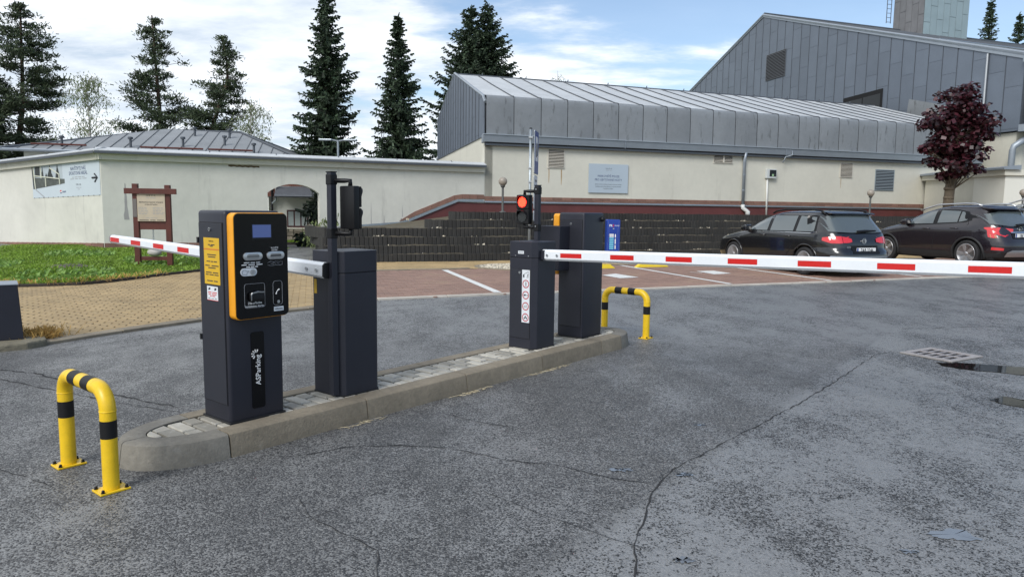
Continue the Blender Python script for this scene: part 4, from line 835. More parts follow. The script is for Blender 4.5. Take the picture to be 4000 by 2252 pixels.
def pine(label,path,h,layers,seed,rw_=3.2,group='pines behind the wall'):
    rg=np.random.default_rng(seed); base=path[0]; t=thing('pine_tree',label,'tree',base,group=group)
    P=np.array(path)-np.array(base); zs=P[:,2]
    def stem(z): return np.array([np.interp(z,zs,P[:,0]),np.interp(z,zs,P[:,1]),z])
    tr=MB().tube([stem(z) for z in np.linspace(0,h,14)],[.24*(1-k/14.5)+.02 for k in range(14)],8); C=[];A=[];B=[]; br=MB()
    z=h*.20
    while z<h*.99:
        f=1-z/h; prof=np.interp(f,[0,.12,.35,.6,.8],[.12,.42,.75,1.0,.9]); nb=rg.integers(3,6)
        for k in range(nb):
            a=rg.random()*6.283; L_=rw_*prof*rg.uniform(.55,1.12); d=np.array([math.cos(a),math.sin(a),0]); s0=stem(z); rise=rg.uniform(-.12,.16)+.45*(1-f)**2
            tip=s0+d*L_+np.array([0,0,L_*rise]); mid=s0+d*L_*.5+np.array([0,0,L_*(rise*.3-.05)])
            br.tube([s0,mid,tip],[.045*(.4+f),.03*(.4+f),.012],5,cap=False)
            ncl=max(2,int(L_/.42))
            for c in range(ncl):
                q=.38+.62*(c+rg.random())/ncl if f>.25 else .1+.9*(c+rg.random())/ncl
                pc=s0*(1-q)+tip*q+rg.normal(0,.16,3)*np.array([1,1,.4]); R_=rg.uniform(.30,.58)*(.55+.5*min(1,f*2.2))
                m_=int(46*R_/.45)
                off=rg.normal(0,1,(m_,3))*np.array([R_*.62,R_*.62,R_*.26]); dv=nrm(off*np.array([1,1,1.6])+np.array([0,0,.25])+rg.normal(0,.3,(m_,3)))
                C.append(pc+off); A.append(dv*rg.uniform(.07,.14,(m_,1))); B.append(nrm(np.cross(dv,rg.normal(0,1,(m_,3))))*rg.uniform(.018,.038,(m_,1)))
        z+=h*.031*rg.uniform(.7,1.3)
    mk('trunk',tr,BARK,t,smooth=True); mk('branches',br,BARKD,t,fixn=False); quadcloud('crown',np.concatenate(C),np.concatenate(A),np.concatenate(B),PINE,t)
pine('tall pine with leaning bare trunk left of the pale birch',[(-33.6,48,0),(-32.9,48,4),(-32.2,48,8),(-32.0,48,14.2)],14.2,0,11,3.6)
pine('pine cut off by the left edge of the picture',[(-34.6,46,0),(-34.3,46,6),(-34.3,46,12.2)],12.2,0,12,3.0)
pine('straight pine rising behind the hip roof ridge',[(-24.5,51,0),(-24.6,51,5),(-25.0,51,14.3)],14.3,0,13,2.7)
pine('crooked pine with bowed trunk right of the straight pine',[(-21.7,50.5,0),(-21.3,50.5,5.6),(-20.2,50.5,8.6),(-19.6,50.5,10.2),(-20.0,50.5,12.8)],12.8,0,14,2.3)
def birch(label,x,y,h,rad,seed,dens=1.0,z0=0):
    rg=np.random.default_rng(seed); t=thing('birch_tree',label,'tree',(x,y,z0)); tr=MB(); C=[];A=[];B=[]
    tr.tube([(0,0,0),(.1,0,h*.5),(.0,0,h*.97)],[.12,.07,.01],7)
    for k in range(int(46*dens)):
        z=h*rg.uniform(.25,.93); f=1-z/h; a=rg.random()*6.283; L_=rad*(f**.5)*rg.uniform(.55,1.1)+.2; d=np.array([math.cos(a),math.sin(a),0])
        s0=np.array([.05,0,z]); m_=s0+d*L_*.5+np.array([0,0,L_*.55]); e_=s0+d*L_+np.array([0,0,L_*.5]); e2=e_+d*.25+np.array([0,0,-.5*L_*.6])
        tr.tube([s0,m_,e_,e2],[.03,.018,.010,.006],4,cap=False)
        for i in range(int(60*dens)):
            q=rg.random(); seg=(s0,m_,e_,e2); j=min(2,int(q*3)); u=q*3-j; p=seg[j]*(1-u)+seg[j+1]*u
            tw=rg.normal(0,.22,3); p2=p+tw; p2[2]-=abs(rg.normal(0,.28)); ln=rg.uniform(.03,.055); dv=unit(np.array([rg.normal(0,.5),rg.normal(0,.5),-1])); C.append(p2); A.append(dv*ln*1.2); B.append(unit(np.cross(dv,rg.normal(0,1,3)))*ln*.55)
            if i%3==0: C.append((p+p2)/2); A.append((p2-p)/2); B.append(np.array([.005,.003,0]))
    mk('trunk',tr,BARKW,t,fixn=False); quadcloud('crown',C,A,B,BIRL,t)
birch('pale airy birch between the two left pines',-27.4,47,9.7,2.5,21,1.0); birch('small green birch at the right end of the hip roof',-17.7,49,8.6,2.0,22,.8); birch('tip of a young birch above the low metal roof',3.6,62,13.4,1.1,23,.6)
# red maple
def maple():
    rg=np.random.default_rng(31); t=thing('red_maple','dark red leaved maple in front of the zinc clad building','tree',(16.62,27.6,1.25)); tr=MB()
    tr.tube([(.05,0,-.2),(0,0,.7),(.03,0,1.35),(.12,0,2.4),(.22,0,4.2)],[.20,.175,.165,.12,.04],10)
    for z,r in ((.55,.2),(.8,.19),(1.15,.2)): tr.lathe([(r*.92,z-.05),(r,z),(r*.92,z+.06)],(0,0,0),9)
    C=[];A=[];B=[]
    cl=[(.30,4.62,.36),(.10,4.25,.42),(.55,4.15,.42),(-.15,3.85,.45),(.75,3.75,.45),(.30,3.75,.5),(-.55,3.45,.38),(-.85,3.15,.30),(.0,3.3,.55),(.6,3.25,.55),(1.15,3.3,.42),(1.45,3.05,.3),(1.1,2.75,.35),(.35,2.8,.5),(-.35,2.75,.42),(-.75,2.30,.34),(-1.10,2.15,.28),(-.35,2.15,.45),(.15,2.25,.5),(.85,2.45,.35),(1.25,2.15,.25),(-.6,1.65,.32),(-.1,1.6,.45),(.45,1.75,.45),(.85,1.75,.35),(-.35,1.2,.26),(.1,1.15,.33),(.65,1.2,.35),(.95,1.25,.22),(.3,2.0,.5)]
    for cx_,cz,r in [(.84*a_-.10,1.72+(b_-1.15)*.91,.86*c_) for a_,b_,c_ in cl]:
        for yy in (-.6,.0,.6):
            r2=r*rg.uniform(.75,1.1)*(1.0 if yy else 1.1); c0=np.array([cx_+rg.normal(0,.10),yy*(.4+r)*1.25+rg.normal(0,.12),cz+rg.normal(0,.06)]); n_=int(330*r2*r2)+18
            tr.tube([(.1,0,max(.9,cz-.7)),tuple(c0)],[.035,.010],5,cap=False)
            d=nrm(rg.normal(0,1,(n_,3))); p=c0+d*r2*rg.uniform(.35,1.12,(n_,1))*np.array([1.1,1,.7]); nn_=nrm(d*.5+np.array([0,-.25,.75])+rg.normal(0,.45,(n_,3))); a=nrm(np.cross(nn_,rg.normal(0,1,(n_,3)))); b=np.cross(nn_,a); s=rg.uniform(.045,.085,(n_,1)); C.append(p);A.append(a*s);B.append(b*s*.8)
    mk('trunk',tr,BARKG,t,smooth=True); quadcloud('crown',np.concatenate(C),np.concatenate(A),np.concatenate(B),MAPL,t)
maple()
spruce('dark yew-like spruce filling the right of the archway',-6.72,26.0,3.05,1.15,41,lv=.17,droop=.5,low=.05,matn=YEWL)
birch('low green weed clump at the foot of the arch pillar',-6.25,24.0,.7,.25,24,.5)
# ================================================================ traffic island
isl=thing('traffic_island','narrow kerbed traffic island with grey and white pavers','traffic island')
HW=.32; VC=.32
def outline(inset,z,n=24):
    """outer line of the island (inset inwards) as list of (u,v) : near nose, far side, far nose, near side"""
    pts=[]
    for k in range(n+1): a=math.pi*1.5-math.pi*k/n; pts.append(((.48-inset)*math.cos(a),VC+(HW-inset)*math.sin(a)))   # near nose
    for k in range(n+1): a=math.pi/2-math.pi*k/n; pts.append((4.38+(.42-inset)*math.cos(a),VC+(HW-inset)*math.sin(a)))
    return pts
KPROF=[(.0,-.03),(.0,0),(.016,.116),(.021,.130),(.034,.139),(.155,.140),(.155,-.03)]
def kerb(path_fn,n,m_,name='kerb_stone'):
    """path_fn(k/n)-> function inset->(u,v)"""
    mb=MB(); k=len(KPROF); v=[]
    for i in range(n+1):
        f=path_fn(i/n)
        for ins,z in KPROF: p=f(ins); v.append(UV(p[0],p[1],z))
    mb.add(v,[(i*k+j,i*k+(j+1)%k,(i+1)*k+(j+1)%k,(i+1)*k+j) for i in range(n) for j in range(k)]+[tuple(range(k)),tuple(range((n+1)*k-1,n*k-1,-1))])
    return mk(name,mb,m_,isl,smooth='auto')
g_=.004
for k in range(4): 
    kerb(lambda q,k=k:(lambda ins:(k+g_+(1-2*g_)*q,ins)),1,CONC); kerb(lambda q,k=k:(lambda ins:(k+g_+(1-2*g_)*q,2*VC-ins)),1,CONC)
for v0 in (0,1): kerb(lambda q:(lambda ins:(4+g_+(.38-2*g_)*q,ins if v0==0 else 2*VC-ins)),1,CONC)
for a0,a1,cu,ru in ((math.pi*1.5,math.pi*1.0,0,.48),(math.pi,math.pi*.5,0,.48),(math.pi*.5,0,4.38,.42),(0,-math.pi*.5,4.38,.42)):
    kerb(lambda q:(lambda ins:(cu+(ru-ins)*math.cos(a0+.012*(1 if a1>a0 else -1)+(a1-a0)*q*.985),VC+(HW-ins)*math.sin(a0+.012*(1 if a1>a0 else -1)+(a1-a0)*q*.985))),12,CONCN)
mk('island_bed',MB().prism([UV(p[0],p[1],.0) for p in outline(.15,0)],(0,0,.112)),JOINT,isl)
conv=outline(.163,0); conv=conv if area(conv)>0 else conv[::-1]
u=-.36;row=0
while u<4.7:
    cells=[(.15,.35),(.35,.49)] if row%2 else [(.15,.255),(.255,.455),(.455,.49)]
    for a,b in cells:
        q=clip([(u+.008,a+.0075),(u+.092,a+.0075),(u+.092,b-.0075),(u+.008,b-.0075)],conv)
        if len(q)>2 and abs(area(q))>.0012: mk('paver',MB().prism([UV(p[0],p[1],.10) for p in q],(0,0,.038+random.uniform(-.003,.003))),PAVER,isl,bev=.006,seg=1)
    u+=.1;row+=1
# tufts and straw along the kerb foot
pts=[]
for k in range(260):
    u=random.choice((.92,1.95,2.05,2.95,3.2))+random.gauss(0,.12); p=UV(u,-.02-abs(random.gauss(0,.02)),.004); pts.append(tuple(p))
P=np.array(pts);n=len(P);an_=RNG.uniform(0,6.28,n);Ls=RNG.uniform(.008,.035,n); struct(quadcloud('straw',P,np.stack([np.cos(an_)*Ls,np.sin(an_)*Ls,.002+0*an_],1),np.stack([-np.sin(an_)*.0014,np.cos(an_)*.0014,.001+0*an_],1),mat('straw',(.42,.36,.24),.8,isl=.4)),'stuff')
EX,EY,EZ=Vector((1,0,0)),Vector((0,1,0)),Vector((0,0,1))
LOCKM=STEEL
def orea(parent,O,X,Y,h,m_,name='logo'):
    X=Vector(X).normalized();Y=Vector(Y).normalized();O=Vector(O); sp_=1.25*h
    for k,c in enumerate('OREA'): text(name,c,h*1.25,m_,parent,O+X*((k-1.5)*sp_*1.0),X,Y)
    for k in (0,2): flat(name,[(-1.5*sp_+k*sp_+.42*h,-.05*h),(-.5*sp_+k*sp_-.42*h,-.05*h),(-.5*sp_+k*sp_-.42*h,.05*h),(-1.5*sp_+k*sp_+.42*h,.05*h)],O,X,Y,.0008,m_,parent)
# ================================================================ ticket terminals
def terminal(name,label,u,v,rot,full):
    """local frame: x along the front (to the right of the reader seen from the front), front faces -y"""
    t=thing(name,label,'ticket machine',tuple(UV(u,v,.137)),UROT+rot); w,d,H=.185,.155,1.27
    body=MB().prism([(-w,-d,0),(w,-d,0),(w,-d,H),(-w,-d,H)],(0,2*d,0)); 
    mk('body',body,ANTH,t,bev=.022,seg=4,smooth=True)
    mk('base_joint',MB().box(-w-.004,w+.004,-d-.004,d+.004,.0,.012),RUBBER,t)
    # service door on the -x side
    for sgn in ((-1,) if full else (1,)):
        x=sgn*(w+.0005); X=Vector((0,-sgn,0)) if sgn<0 else Vector((0,1,0)); X=Vector((0,-1,0)) if sgn<0 else Vector((0,1,0))
        O=Vector((x,0,0)); 
        mk('door_gap',MB().box(min(x,x+sgn*.001),max(x,x+sgn*.001),-d+.018,d-.020,.112,1.200),DARK,t)
        dr=mk('service_door',MB().box(min(x+sgn*.001,x+sgn*.006),max(x+sgn*.001,x+sgn*.006),-d+.022,d-.024,.116,1.196),ANTHD,t,bev=.002)
        mk('lock',MB().disc((x+sgn*.006,.0,1.158),(sgn,0,0),.011,.006,16),LOCKM,dr); mk('lock_slot',MB().disc((x+sgn*.012,.0,1.158),(sgn,0,0),.004,.002,10),DARK,dr)
    if full:
        x=-w-.0065; Xs=Vector((0,-1,0)); O=Vector((x,0,0))
        # side stickers
        def S(v_,z): return (v_-.326) # helper
        y=flat('yellow_notice',[(-.075,.832),(.102,.832),(.102,1.108),(-.075,1.108)],O,Xs,EZ,.001,YSTICK,t)
        ob=O+Vector((-.0012,0,0)); orea(y,ob+Vector((0,-.0135,1.088)),Xs,EZ,.011,INK,'print')
        for z,w_,k_ in ((1.067,.075,2),(1.059,.035,1),(1.008,.10,1),(.995,.085,1),(.968,.12,3),(.943,.15,2),(.930,.085,1),(.902,.14,2),(.889,.145,3),(.852,.12,2)): scrib(y,ob+Vector((0,-.0135,z)),Xs,EZ,w_,.0105,INK,k_)
        scrib(y,ob+Vector((0,-.0135,1.040)),Xs,EZ,.172,.014,mat('orange print',(.55,.16,.02),.5),1)
        wn_=flat('white_notice',[(-.052,.735),(.072,.735),(.072,.82),(-.052,.82)],O,Xs,EZ,.001,STICKW,t)
        for q in (-1,1): flat('print',[(.01+q*.034-.012,.795),(.01+q*.034+.010,.800),(.01+q*.034+.012,.812),(.01+q*.034-.008,.810)],ob,Xs,EZ,.0006,INK,wn_)
        RP=RED
        for z,w_ in ((.783,.10),(.772,.09),(.761,.06)): scrib(wn_,ob+Vector((0,-.010,z)),Xs,EZ,w_,.0095,RP,2)
        scrib(wn_,ob+Vector((0,-.010,.746)),Xs,EZ,.10,.006,INK,3); flat('print',[(-.052,.735),(.072,.735),(.072,.738),(-.052,.738)],O,Xs,EZ,.0016,RED,wn_)
        mk('hinge',MB().cbox((-w-.004,d-.012,1.09),(.014,.018,.035)),BLACK,t); mk('hinge',MB().cbox((-w-.004,d-.012,.50),(.014,.018,.035)),BLACK,t)
    # orange head with black glass front
    px0,px1,pz0,pz1=(-.172,.184,.632,1.258)
    hd=mk('head_bezel',MB().prism([(a,-d+.0,b) for a,b in rrect(px0,px1,pz0,pz1,.032,6)],(0,-.068,0)),ORANGE,t,bev=.004,smooth=True)
    fr=mk('head_glass',MB().prism([(a,-d-.0685,b) for a,b in rrect(px0+.0035,px1-.003,pz0+.004,pz1-.0035,.030,6)],(0,-.006,0)),GLOSSB,t,bev=.002)
    if full:
        fy=-d-.0748; W_=px1-px0-.016; H_=pz1-pz0-.018; x0=px0+.009; z1=pz1-.008
        def fx(a): return x0+a*W_
        def fz(b): return z1-b*H_
        O=Vector((0,fy,0)); X=EX; Y=EZ
        flat('screen_bezel',[(fx(.30),fz(.245)),(fx(.70),fz(.245)),(fx(.70),fz(.09)),(fx(.30),fz(.09))],O,X,Y,.0006,BLACK,fr); flat('screen',[(fx(.325),fz(.225)),(fx(.68),fz(.225)),(fx(.68),fz(.102)),(fx(.325),fz(.102))],O,X,Y,.0012,LCD,fr)
        for a0,a1,th_ in ((.125,.49,.0035),(.575,.925,.007)):
            s=mk('ticket_slot',MB().prism([O+X*p[0]+Y*p[1] for p in rrect(fx(a0),fx(a1),fz(.442),fz(.366),.023,6)],(0,-.010,0)),ALU,fr,bev=.004,smooth=True)
            mk('slot_recess',MB().prism([O+Vector((0,-.0102,0))+X*p[0]+Y*p[1] for p in rrect(fx(a0+.06),fx(a1-.06),fz(.432),fz(.382),.016,5)],(0,-.0006,0)),mat('slot shade',(.30,.30,.30),.4,.6),s)
            mk('slot_gap',MB().prism([O+Vector((0,-.0109,0))+X*p[0]+Y*p[1] for p in ((fx(a0+.075),fz(.405)-th_/2),(fx(a1-.075),fz(.405)-th_/2),(fx(a1-.075),fz(.405)+th_/2),(fx(a0+.075),fz(.405)+th_/2))],(0,-.0006,0)),DARK,s)
        text('print','VLOŽTE\nLÍSTEK',.014,WHITEP,fr,O+X*fx(.745)+Y*fz(.342),X,Y,ext=.0003)
        for b,w_ in ((.465,.105),(.485,.135),(.505,.075)): scrib(fr,O+X*fx(.30)+Y*fz(b),X,Y,w_,.0105,WHITEP,3)
        # line drawing of a hand with a ticket
        for pth in ([(.60,.475),(.66,.462),(.72,.470),(.76,.488)],[(.60,.498),(.68,.506),(.76,.500)],[(.70,.480),(.76,.462),(.84,.470),(.87,.462)],[(.76,.500),(.84,.504),(.90,.496),(.885,.462)],[(.78,.478),(.83,.490)],[(.66,.485),(.72,.492)]):
            mk('print',MB().tube([O+Vector((0,-.0006,0))+X*fx(a)+Y*fz(b) for a,b in pth],.0011,4),GREYP,fr)
        bt=mk('button_plate',MB().prism([O+X*p[0]+Y*p[1] for p in rrect(fx(.075),fx(.385),fz(.592),fz(.516),.023,6)],(0,-.003,0)),STICKW,fr)
        mk('push_button',MB().disc(O+X*fx(.30)+Y*fz(.554)+Vector((0,-.003,0)),(0,-1,0),.0165,.006,20),STEEL,fr); mk('push_button_centre',MB().disc(O+X*fx(.30)+Y*fz(.554)+Vector((0,-.009,0)),(0,-1,0),.010,.001,16),GREYP,fr)
        hp=[(.105,.545),(.13,.535),(.165,.535),(.18,.545),(.235,.545),(.235,.553),(.195,.554),(.20,.563),(.19,.572),(.18,.580),(.12,.578),(.105,.565),(.105,.545)]
        mk('print',MB().tube([O+Vector((0,-.0034,0))+X*fx(a)+Y*fz(b) for a,b in hp],.0009,4),INK,bt)
        for a0,a1,b0,b1,r_ in ((.14,.53,.67,.905,.014),(.695,.88,.66,.90,.018)):
            P2=rrect(fx(a0),fx(a1),fz(b1),fz(b0),r_,5); mk('print',MB().tube([O+Vector((0,-.0006,0))+X*p[0]+Y*p[1] for p in P2+[P2[0]]],.0011,4),GREYP,fr)
        mk('card_reader',MB().prism([O+X*p[0]+Y*p[1] for p in rrect(fx(.22),fx(.48),fz(.835),fz(.752),.012,5)],(0,-.022,0)),BLACK,fr,bev=.005,smooth=True)
        mk('reader_strip',MB().tube([O+Vector((0,-.0225,0))+X*fx(a)+Y*fz(b) for a,b in ((.232,.83),(.232,.775),(.25,.758),(.30,.754),(.36,.748),(.42,.753),(.47,.754))],[.003,.004,.005,.005,.006,.005,.005],6),STEEL,fr)
        text('print','Zde přiložte\nhotelovou kartu.',.0185,WHITEP,fr,O+X*fx(.335)+Y*fz(.875),X,Y,ext=.0003,bold=.0002)
        mk('print',MB().tube([O+Vector((0,-.0006,0))+X*fx(a)+Y*fz(b) for a,b in ((.755,.792),(.765,.772),(.785,.757),(.82,.745))],[.0045,.0022,.0022,.0045],6),WHITEP,fr)
        mk('call_button',MB().disc(O+X*fx(.795)+Y*fz(.868),(0,-1,0),.0095,.005,16),STEEL,fr)
        lb_=flat('maker_label',[(fx(.705),fz(.962)),(fx(.90),fz(.962)),(fx(.90),fz(.918)),(fx(.705),fz(.918))],O,X,Y,.0008,STICKW,fr); text('print','ASParking',.0125,INK,lb_,O+Vector((0,-.0012,0))+X*fx(.80)+Y*fz(.94),X,Y)
        # black plate with maker's name
        pl=mk('name_plate',MB().prism([(a,-d-.0005,b) for a,b in rrect(-.040,.048,.068,.540,.014,5)],(0,-.004,0)),GLOSSB,t,bev=.001)
        Op=Vector((.004,-d-.0048,.305)); text('print','ASParking',.046,WHITEP,pl,Op+EZ*.0,EZ,-EX,bold=.0005)
        for k in range(6):
            a=R(-25+k*34); c=Op+EZ*.098+EX*(-.014); mk('print',MB().tube([c+(EZ*math.cos(a)-EX*math.sin(a))*.012,c+(EZ*math.cos(a)-EX*math.sin(a))*.030],[.0025,.0042],6),WHITEP,pl)
    else:
        mk('dome_camera',MB().lathe([(.024,-.002),(.026,.010),(.022,.026),(.010,.034)],(0,0,0),16),BLACK,t,smooth=True).matrix_local=Matrix.Translation((-w+.045,d-.002,1.205))@Matrix.Rotation(R(-90),4,'X')
        sc_=MB().box(w+.002,w+.185,-.155-.105,-.155+.14,.69,1.135); mk('side_hood',sc_,ANTH,t,bev=.006)
    return t
terminal('ticket_terminal','dark ticket terminal with orange and black front panel, nearest the camera',.281,.326,0,True)
terminal('ticket_terminal','dark ticket terminal seen from behind at the far end of the island',4.115,.362,math.pi,False)
# ================================================================ barriers
def barrier(label,u,v,rot,near):
    t=thing('barrier_post',label,'barrier',tuple(UV(u,v,.137)),UROT+rot); w,d,H,c=.175,.150,1.0,.047; e=.008
    oct_=[(-w+c,-d),(w-.03,-d),(w,-d+.03),(w,d-e),(w-e,d),(-w+e,d),(-w,d-e),(-w,-d+c)]
    mk('housing',MB().zprism(oct_,0,H-.152),ANTH,t,bev=.003); o2=[(a*1.006,b*1.006) for a,b in oct_]
    mk('lid',MB().zprism(o2,H-.147,H),ANTH,t,bev=.004); mk('lid_joint',MB().zprism([(a*.985,b*.985) for a,b in oct_],H-.154,H-.145),DARK,t)
    mk('base_joint',MB().zprism([(a*1.02,b*1.02) for a,b in oct_],0,.010),RUBBER,t)
    # service door faces local -x for the far post (near=False); both have it on the -x/+x side
    sx=1 if near else -1
    return t
def post_parts(t,near):
    w,d,H,c=.175,.150,1.0,.047
    if not near:
        x=-w-.0005; O=Vector((x,0,0)); Xs=Vector((0,-1,0))
        mk('door_gap',MB().box(x-.001,x,-.101,.140,.098,.746),DARK,t)
        dr=mk('service_door',MB().box(x-.005,x-.001,-.098,.137,.101,.743),ANTHD,t,bev=.0015)
        mk('lock',MB().disc((x-.005,.02,.715),(-1,0,0),.012,.006,16),LOCKM,dr)
        ob=O+Vector((-.0052,0,0)); st=flat('prohibition_strip',[(.008,.252),(.098,.252),(.098,.742),(.008,.742)],ob,Xs,EZ,.0008,STICKW,t); o3=ob+Vector((-.0009,0,0)); cx=.053
        # barrier + running man
        flat('print',[(.018,.672),(.036,.672),(.034,.70),(.020,.70)],o3,Xs,EZ,.0005,INK,st); mk('print',MB().tube([o3+Xs*a+EZ*b for a,b in ((.026,.698),(.086,.730))],.0018,4),INK,st)
        def man(x0,z0,h,lean=0):
            for p,r in (([(0,.52),(.02,.78)],.055),([(0,.52),(-.10,.25),(-.16,.02)],.04),([(0,.52),(.12,.28),(.10,.0)],.04),([(.02,.76),(-.12,.62),(-.16,.48)],.03),([(.02,.76),(.15,.62),(.20,.50)],.03)): mk('print',MB().tube([o3+Xs*(x0+a*h+lean*b*h)+EZ*(z0+b*h) for a,b in p],r*h,4),INK,st)
            mk('print',MB().disc(o3+Xs*(x0+.03*h+lean*.9*h)+EZ*(z0+.92*h),(-1,0,0),.075*h,.0005,10),INK,st)
        man(.072,.668,.048,.15)
        for z in (.612,.508,.404,.300):
            ringm('print',cx,z,.030,.0385,o3,Xs,EZ,.0006,mat('sign red',(.42,.012,.02),.5) if z==.612 else bpy.data.materials['sign red'],st)
        man(cx,.588,.048)
        flat('print',[(cx-.025,.503),(cx+.006,.503),(cx+.002,.513),(cx-.008,.517),(cx-.018,.514),(cx-.025,.509)],o3,Xs,EZ,.0005,INK,st); flat('print',circ(cx+.018,.507,.006,10),o3,Xs,EZ,.0005,INK,st); flat('print',circ(cx-.016,.501,.004,8),o3,Xs,EZ,.0006,INK,st)
        for q in (-.012,.012): ringm('print',cx+q,.398,.0075,.0092,o3,Xs,EZ,.0005,INK,st,n=14)
        mk('print',MB().tube([o3+Xs*(cx+a)+EZ*(.398+b) for a,b in ((-.012,0),(-.005,.016),(.009,.016),(0,0),(-.012,0))],.0009,4),INK,st); mk('print',MB().tube([o3+Xs*(cx+a)+EZ*(.398+b) for a,b in ((.012,0),(.008,.022),(.013,.022))],.0009,4),INK,st)
        for q in (-.013,.013): flat('print',circ(cx+q,.292,.0075,12),o3,Xs,EZ,.0005,INK,st)
        flat('print',[(cx-.016,.296),(cx+.014,.296),(cx+.010,.305),(cx+.003,.306),(cx+.004,.316),(cx-.003,.318),(cx-.006,.306)],o3,Xs,EZ,.0005,INK,st)
        lab=flat('maker_label',[(-.045,.888),(.022,.888),(.022,.915),(-.045,.915)],O+Vector((-.002,0,0)),Xs,EZ,.0008,GREYP if 0 else STICKW,t); scrib(lab,O+Vector((-.0030,.0115,.9015)),Xs,EZ,.045,.010,INK,2)
        for y in (.075,-.075): mk('screw',MB().disc((x-.001,y,.870),(-1,0,0),.006,.004,10),STEEL,t)
    # pole for the traffic light : on the -x side for the near post
    if near:
        mk('light_pole',MB().box(-w-.047,-w-.001,-.135,-.088,.02,1.525),ANTH,t,bev=.003); mk('pole_cap',MB().box(-w-.05,-w+.002,-.138,-.085,1.525,1.531),BLACK,t)
        flat('warning_sticker',[(-.13,.70),(-.10,.70),(-.10,.80),(-.13,.80)],Vector((-w-.0005,0,0)),Vector((0,-1,0)),EZ,.0008,YSTICK,t)
    else:
        mk('light_pole',MB().box(w+.001,w+.047,.088,.135,.02,1.525),ANTH,t,bev=.003); mk('pole_cap',MB().box(w-.002,w+.05,.085,.138,1.525,1.531),BLACK,t)
b1_=barrier('dark barrier post beside the near ticket terminal with a boom to the left',1.085,.328,0,True); post_parts(b1_,True)
b2_=barrier('dark barrier post with prohibition stickers and a boom to the right',3.298,.356,0,False); post_parts(b2_,False)
def signal_head(label,u,v,rot,lit,z=1.29):
    """faces local -x"""
    t=thing('traffic_light',label,'traffic light',tuple(UV(u,v,z)),UROT+rot); 
    mk('housing',MB().box(-.02,.032,-.074,.074,.0,.284),BLACK,t,bev=.008,smooth=True)
    for k in range(2):
        z0=.142*k
        mk('module_door',MB().box(-.036,-.02,-.075,.075,z0+.003,z0+.139),BLACK,t,bev=.006)
        c=Vector((-.036,0,z0+.071)); L0=lit and k==1
        ln=mk('lens',MB().disc(c,(-1,0,0),.053,.004,28),LENSR if L0 else LENSK,t)
        for i in range(-5,6):
            for j in range(-5,6):
                y=i*.0096+(.0048 if j%2 else 0); zz=j*.0090
                if y*y+zz*zz<.047**2: mk('led',MB().cbox(c+Vector((-.0045,y,zz)),(.002,.0066,.0048)),LEDR if L0 else LEDK,ln,fixn=False)
        # visor: part tube open below
        mb=MB();v=[];nn=18
        for i in range(nn+1):
            a=R(-25+230*i/nn)
            for r,xx in ((.060,-.036),(.066,-.036),(.064,-.036-.045*max(.12,math.sin(a) if math.sin(a)>0 else .12)),(.059,-.036-.045*max(.12,math.sin(a) if math.sin(a)>0 else .12))): v.append((xx,r*math.cos(a),c.z+r*math.sin(a)))
        mb.add(v,[(i*4+j,i*4+(j+1)%4,(i+1)*4+(j+1)%4,(i+1)*4+j) for i in range(nn) for j in range(4)]); mk('visor',mb,BLACK if lit or 1 else DOMEW,t)
    return t
s1=signal_head('black two-lamp traffic light seen from behind above the near barrier post',.955,.108,math.pi,False)
s2=signal_head('two-lamp traffic light with its upper lamp glowing red',3.455,.595,0,True)
for t,bx,by in ((s1,.068,-.110),(s2,.042,-.128)):   # brackets reach sideways to the pole at local -y (head sits at +y of the pole for s2)
    for z,zz in ((.305,.318),(-.018,-.03)): mk('bracket',MB().tube([(.0,.0,.28 if z>0 else 0.005),(.0,0,zz),(bx*.3,by*.3,zz),(bx,by,zz)],.016,8),BLACK,t,smooth=True)
    for z in (.325,-.03): mk('clamp',MB().cbox((bx,by,z),(.056,.056,.07)),BLACK,t,bev=.006); mk('clamp_bolt',MB().disc((bx-.029,by,z+.012),(-1,0,0),.007,.004,10),STEEL,t)
for k in range(2): # white domes stand in for reflections on the near signal's lenses
    mk('reflection_dome',MB().lathe([(.048,0),(.044,.012),(.03,.022),(.010,.027)],(0,0,0),18),DOMEW,s1,smooth=True).matrix_local=Matrix.Translation((-.04,0,.142*k+.085))@Matrix.Rotation(R(-90),4,'Y')
def boom(label,A_,B_,h0,h1,reds,w,tip):
    """tapered eight-sided aluminium boom between 3D points A (mount) and B (tip); reds = list of (start,end) along it"""
    A_=Vector(A_);B_=Vector(B_);D=(B_-A_).normalized();L_=(B_-A_).length;S=D.cross(EZ).normalized();Y=S.cross(D).normalized()
    t=thing('barrier_boom',label,'barrier boom',tuple(A_))
    def prof(h): c=.017; return [(-w/2+c,-h/2),(w/2-c,-h/2),(w/2,-h/2+c),(w/2,h/2-c),(w/2-c,h/2),(-w/2+c,h/2),(-w/2,h/2-c),(-w/2,-h/2+c)]
    P0=[S*a+Y*b for a,b in prof(h0)]; P1=[D*L_+S*a+Y*b for a,b in prof(h1)]
    mk('boom_profile',MB().add(P0+P1,[(i,(i+1)%8,8+(i+1)%8,8+i) for i in range(8)]),WHITEM,t)
    for q,P,s in ((0,P0,-1),(1,P1,1)): mk('end_cap',MB().prism([p+D*(s*.0005) for p in P],D*s*.012),BLACK,t)
    for a,b in reds:
        ha=(h0+(h1-h0)*a/L_); hh=.041
        for sd in (-1,1): mk('red_reflector',MB().prism([D*a+S*sd*(w/2+.0004)+Y*(-hh/2),D*b+S*sd*(w/2+.0004)+Y*(-hh/2),D*b+S*sd*(w/2+.0004)+Y*(hh/2),D*a+S*sd*(w/2+.0004)+Y*(hh/2)],S*sd*.0008),RED,t)
    for q in (.06,.17): 
        for sd in (-1,1): mk('bolt',MB().disc(D*q+S*sd*w/2+Y*.0,S*sd,.011,.010,10),STEEL,t)
    return t,D,S,Y
MNT=.0
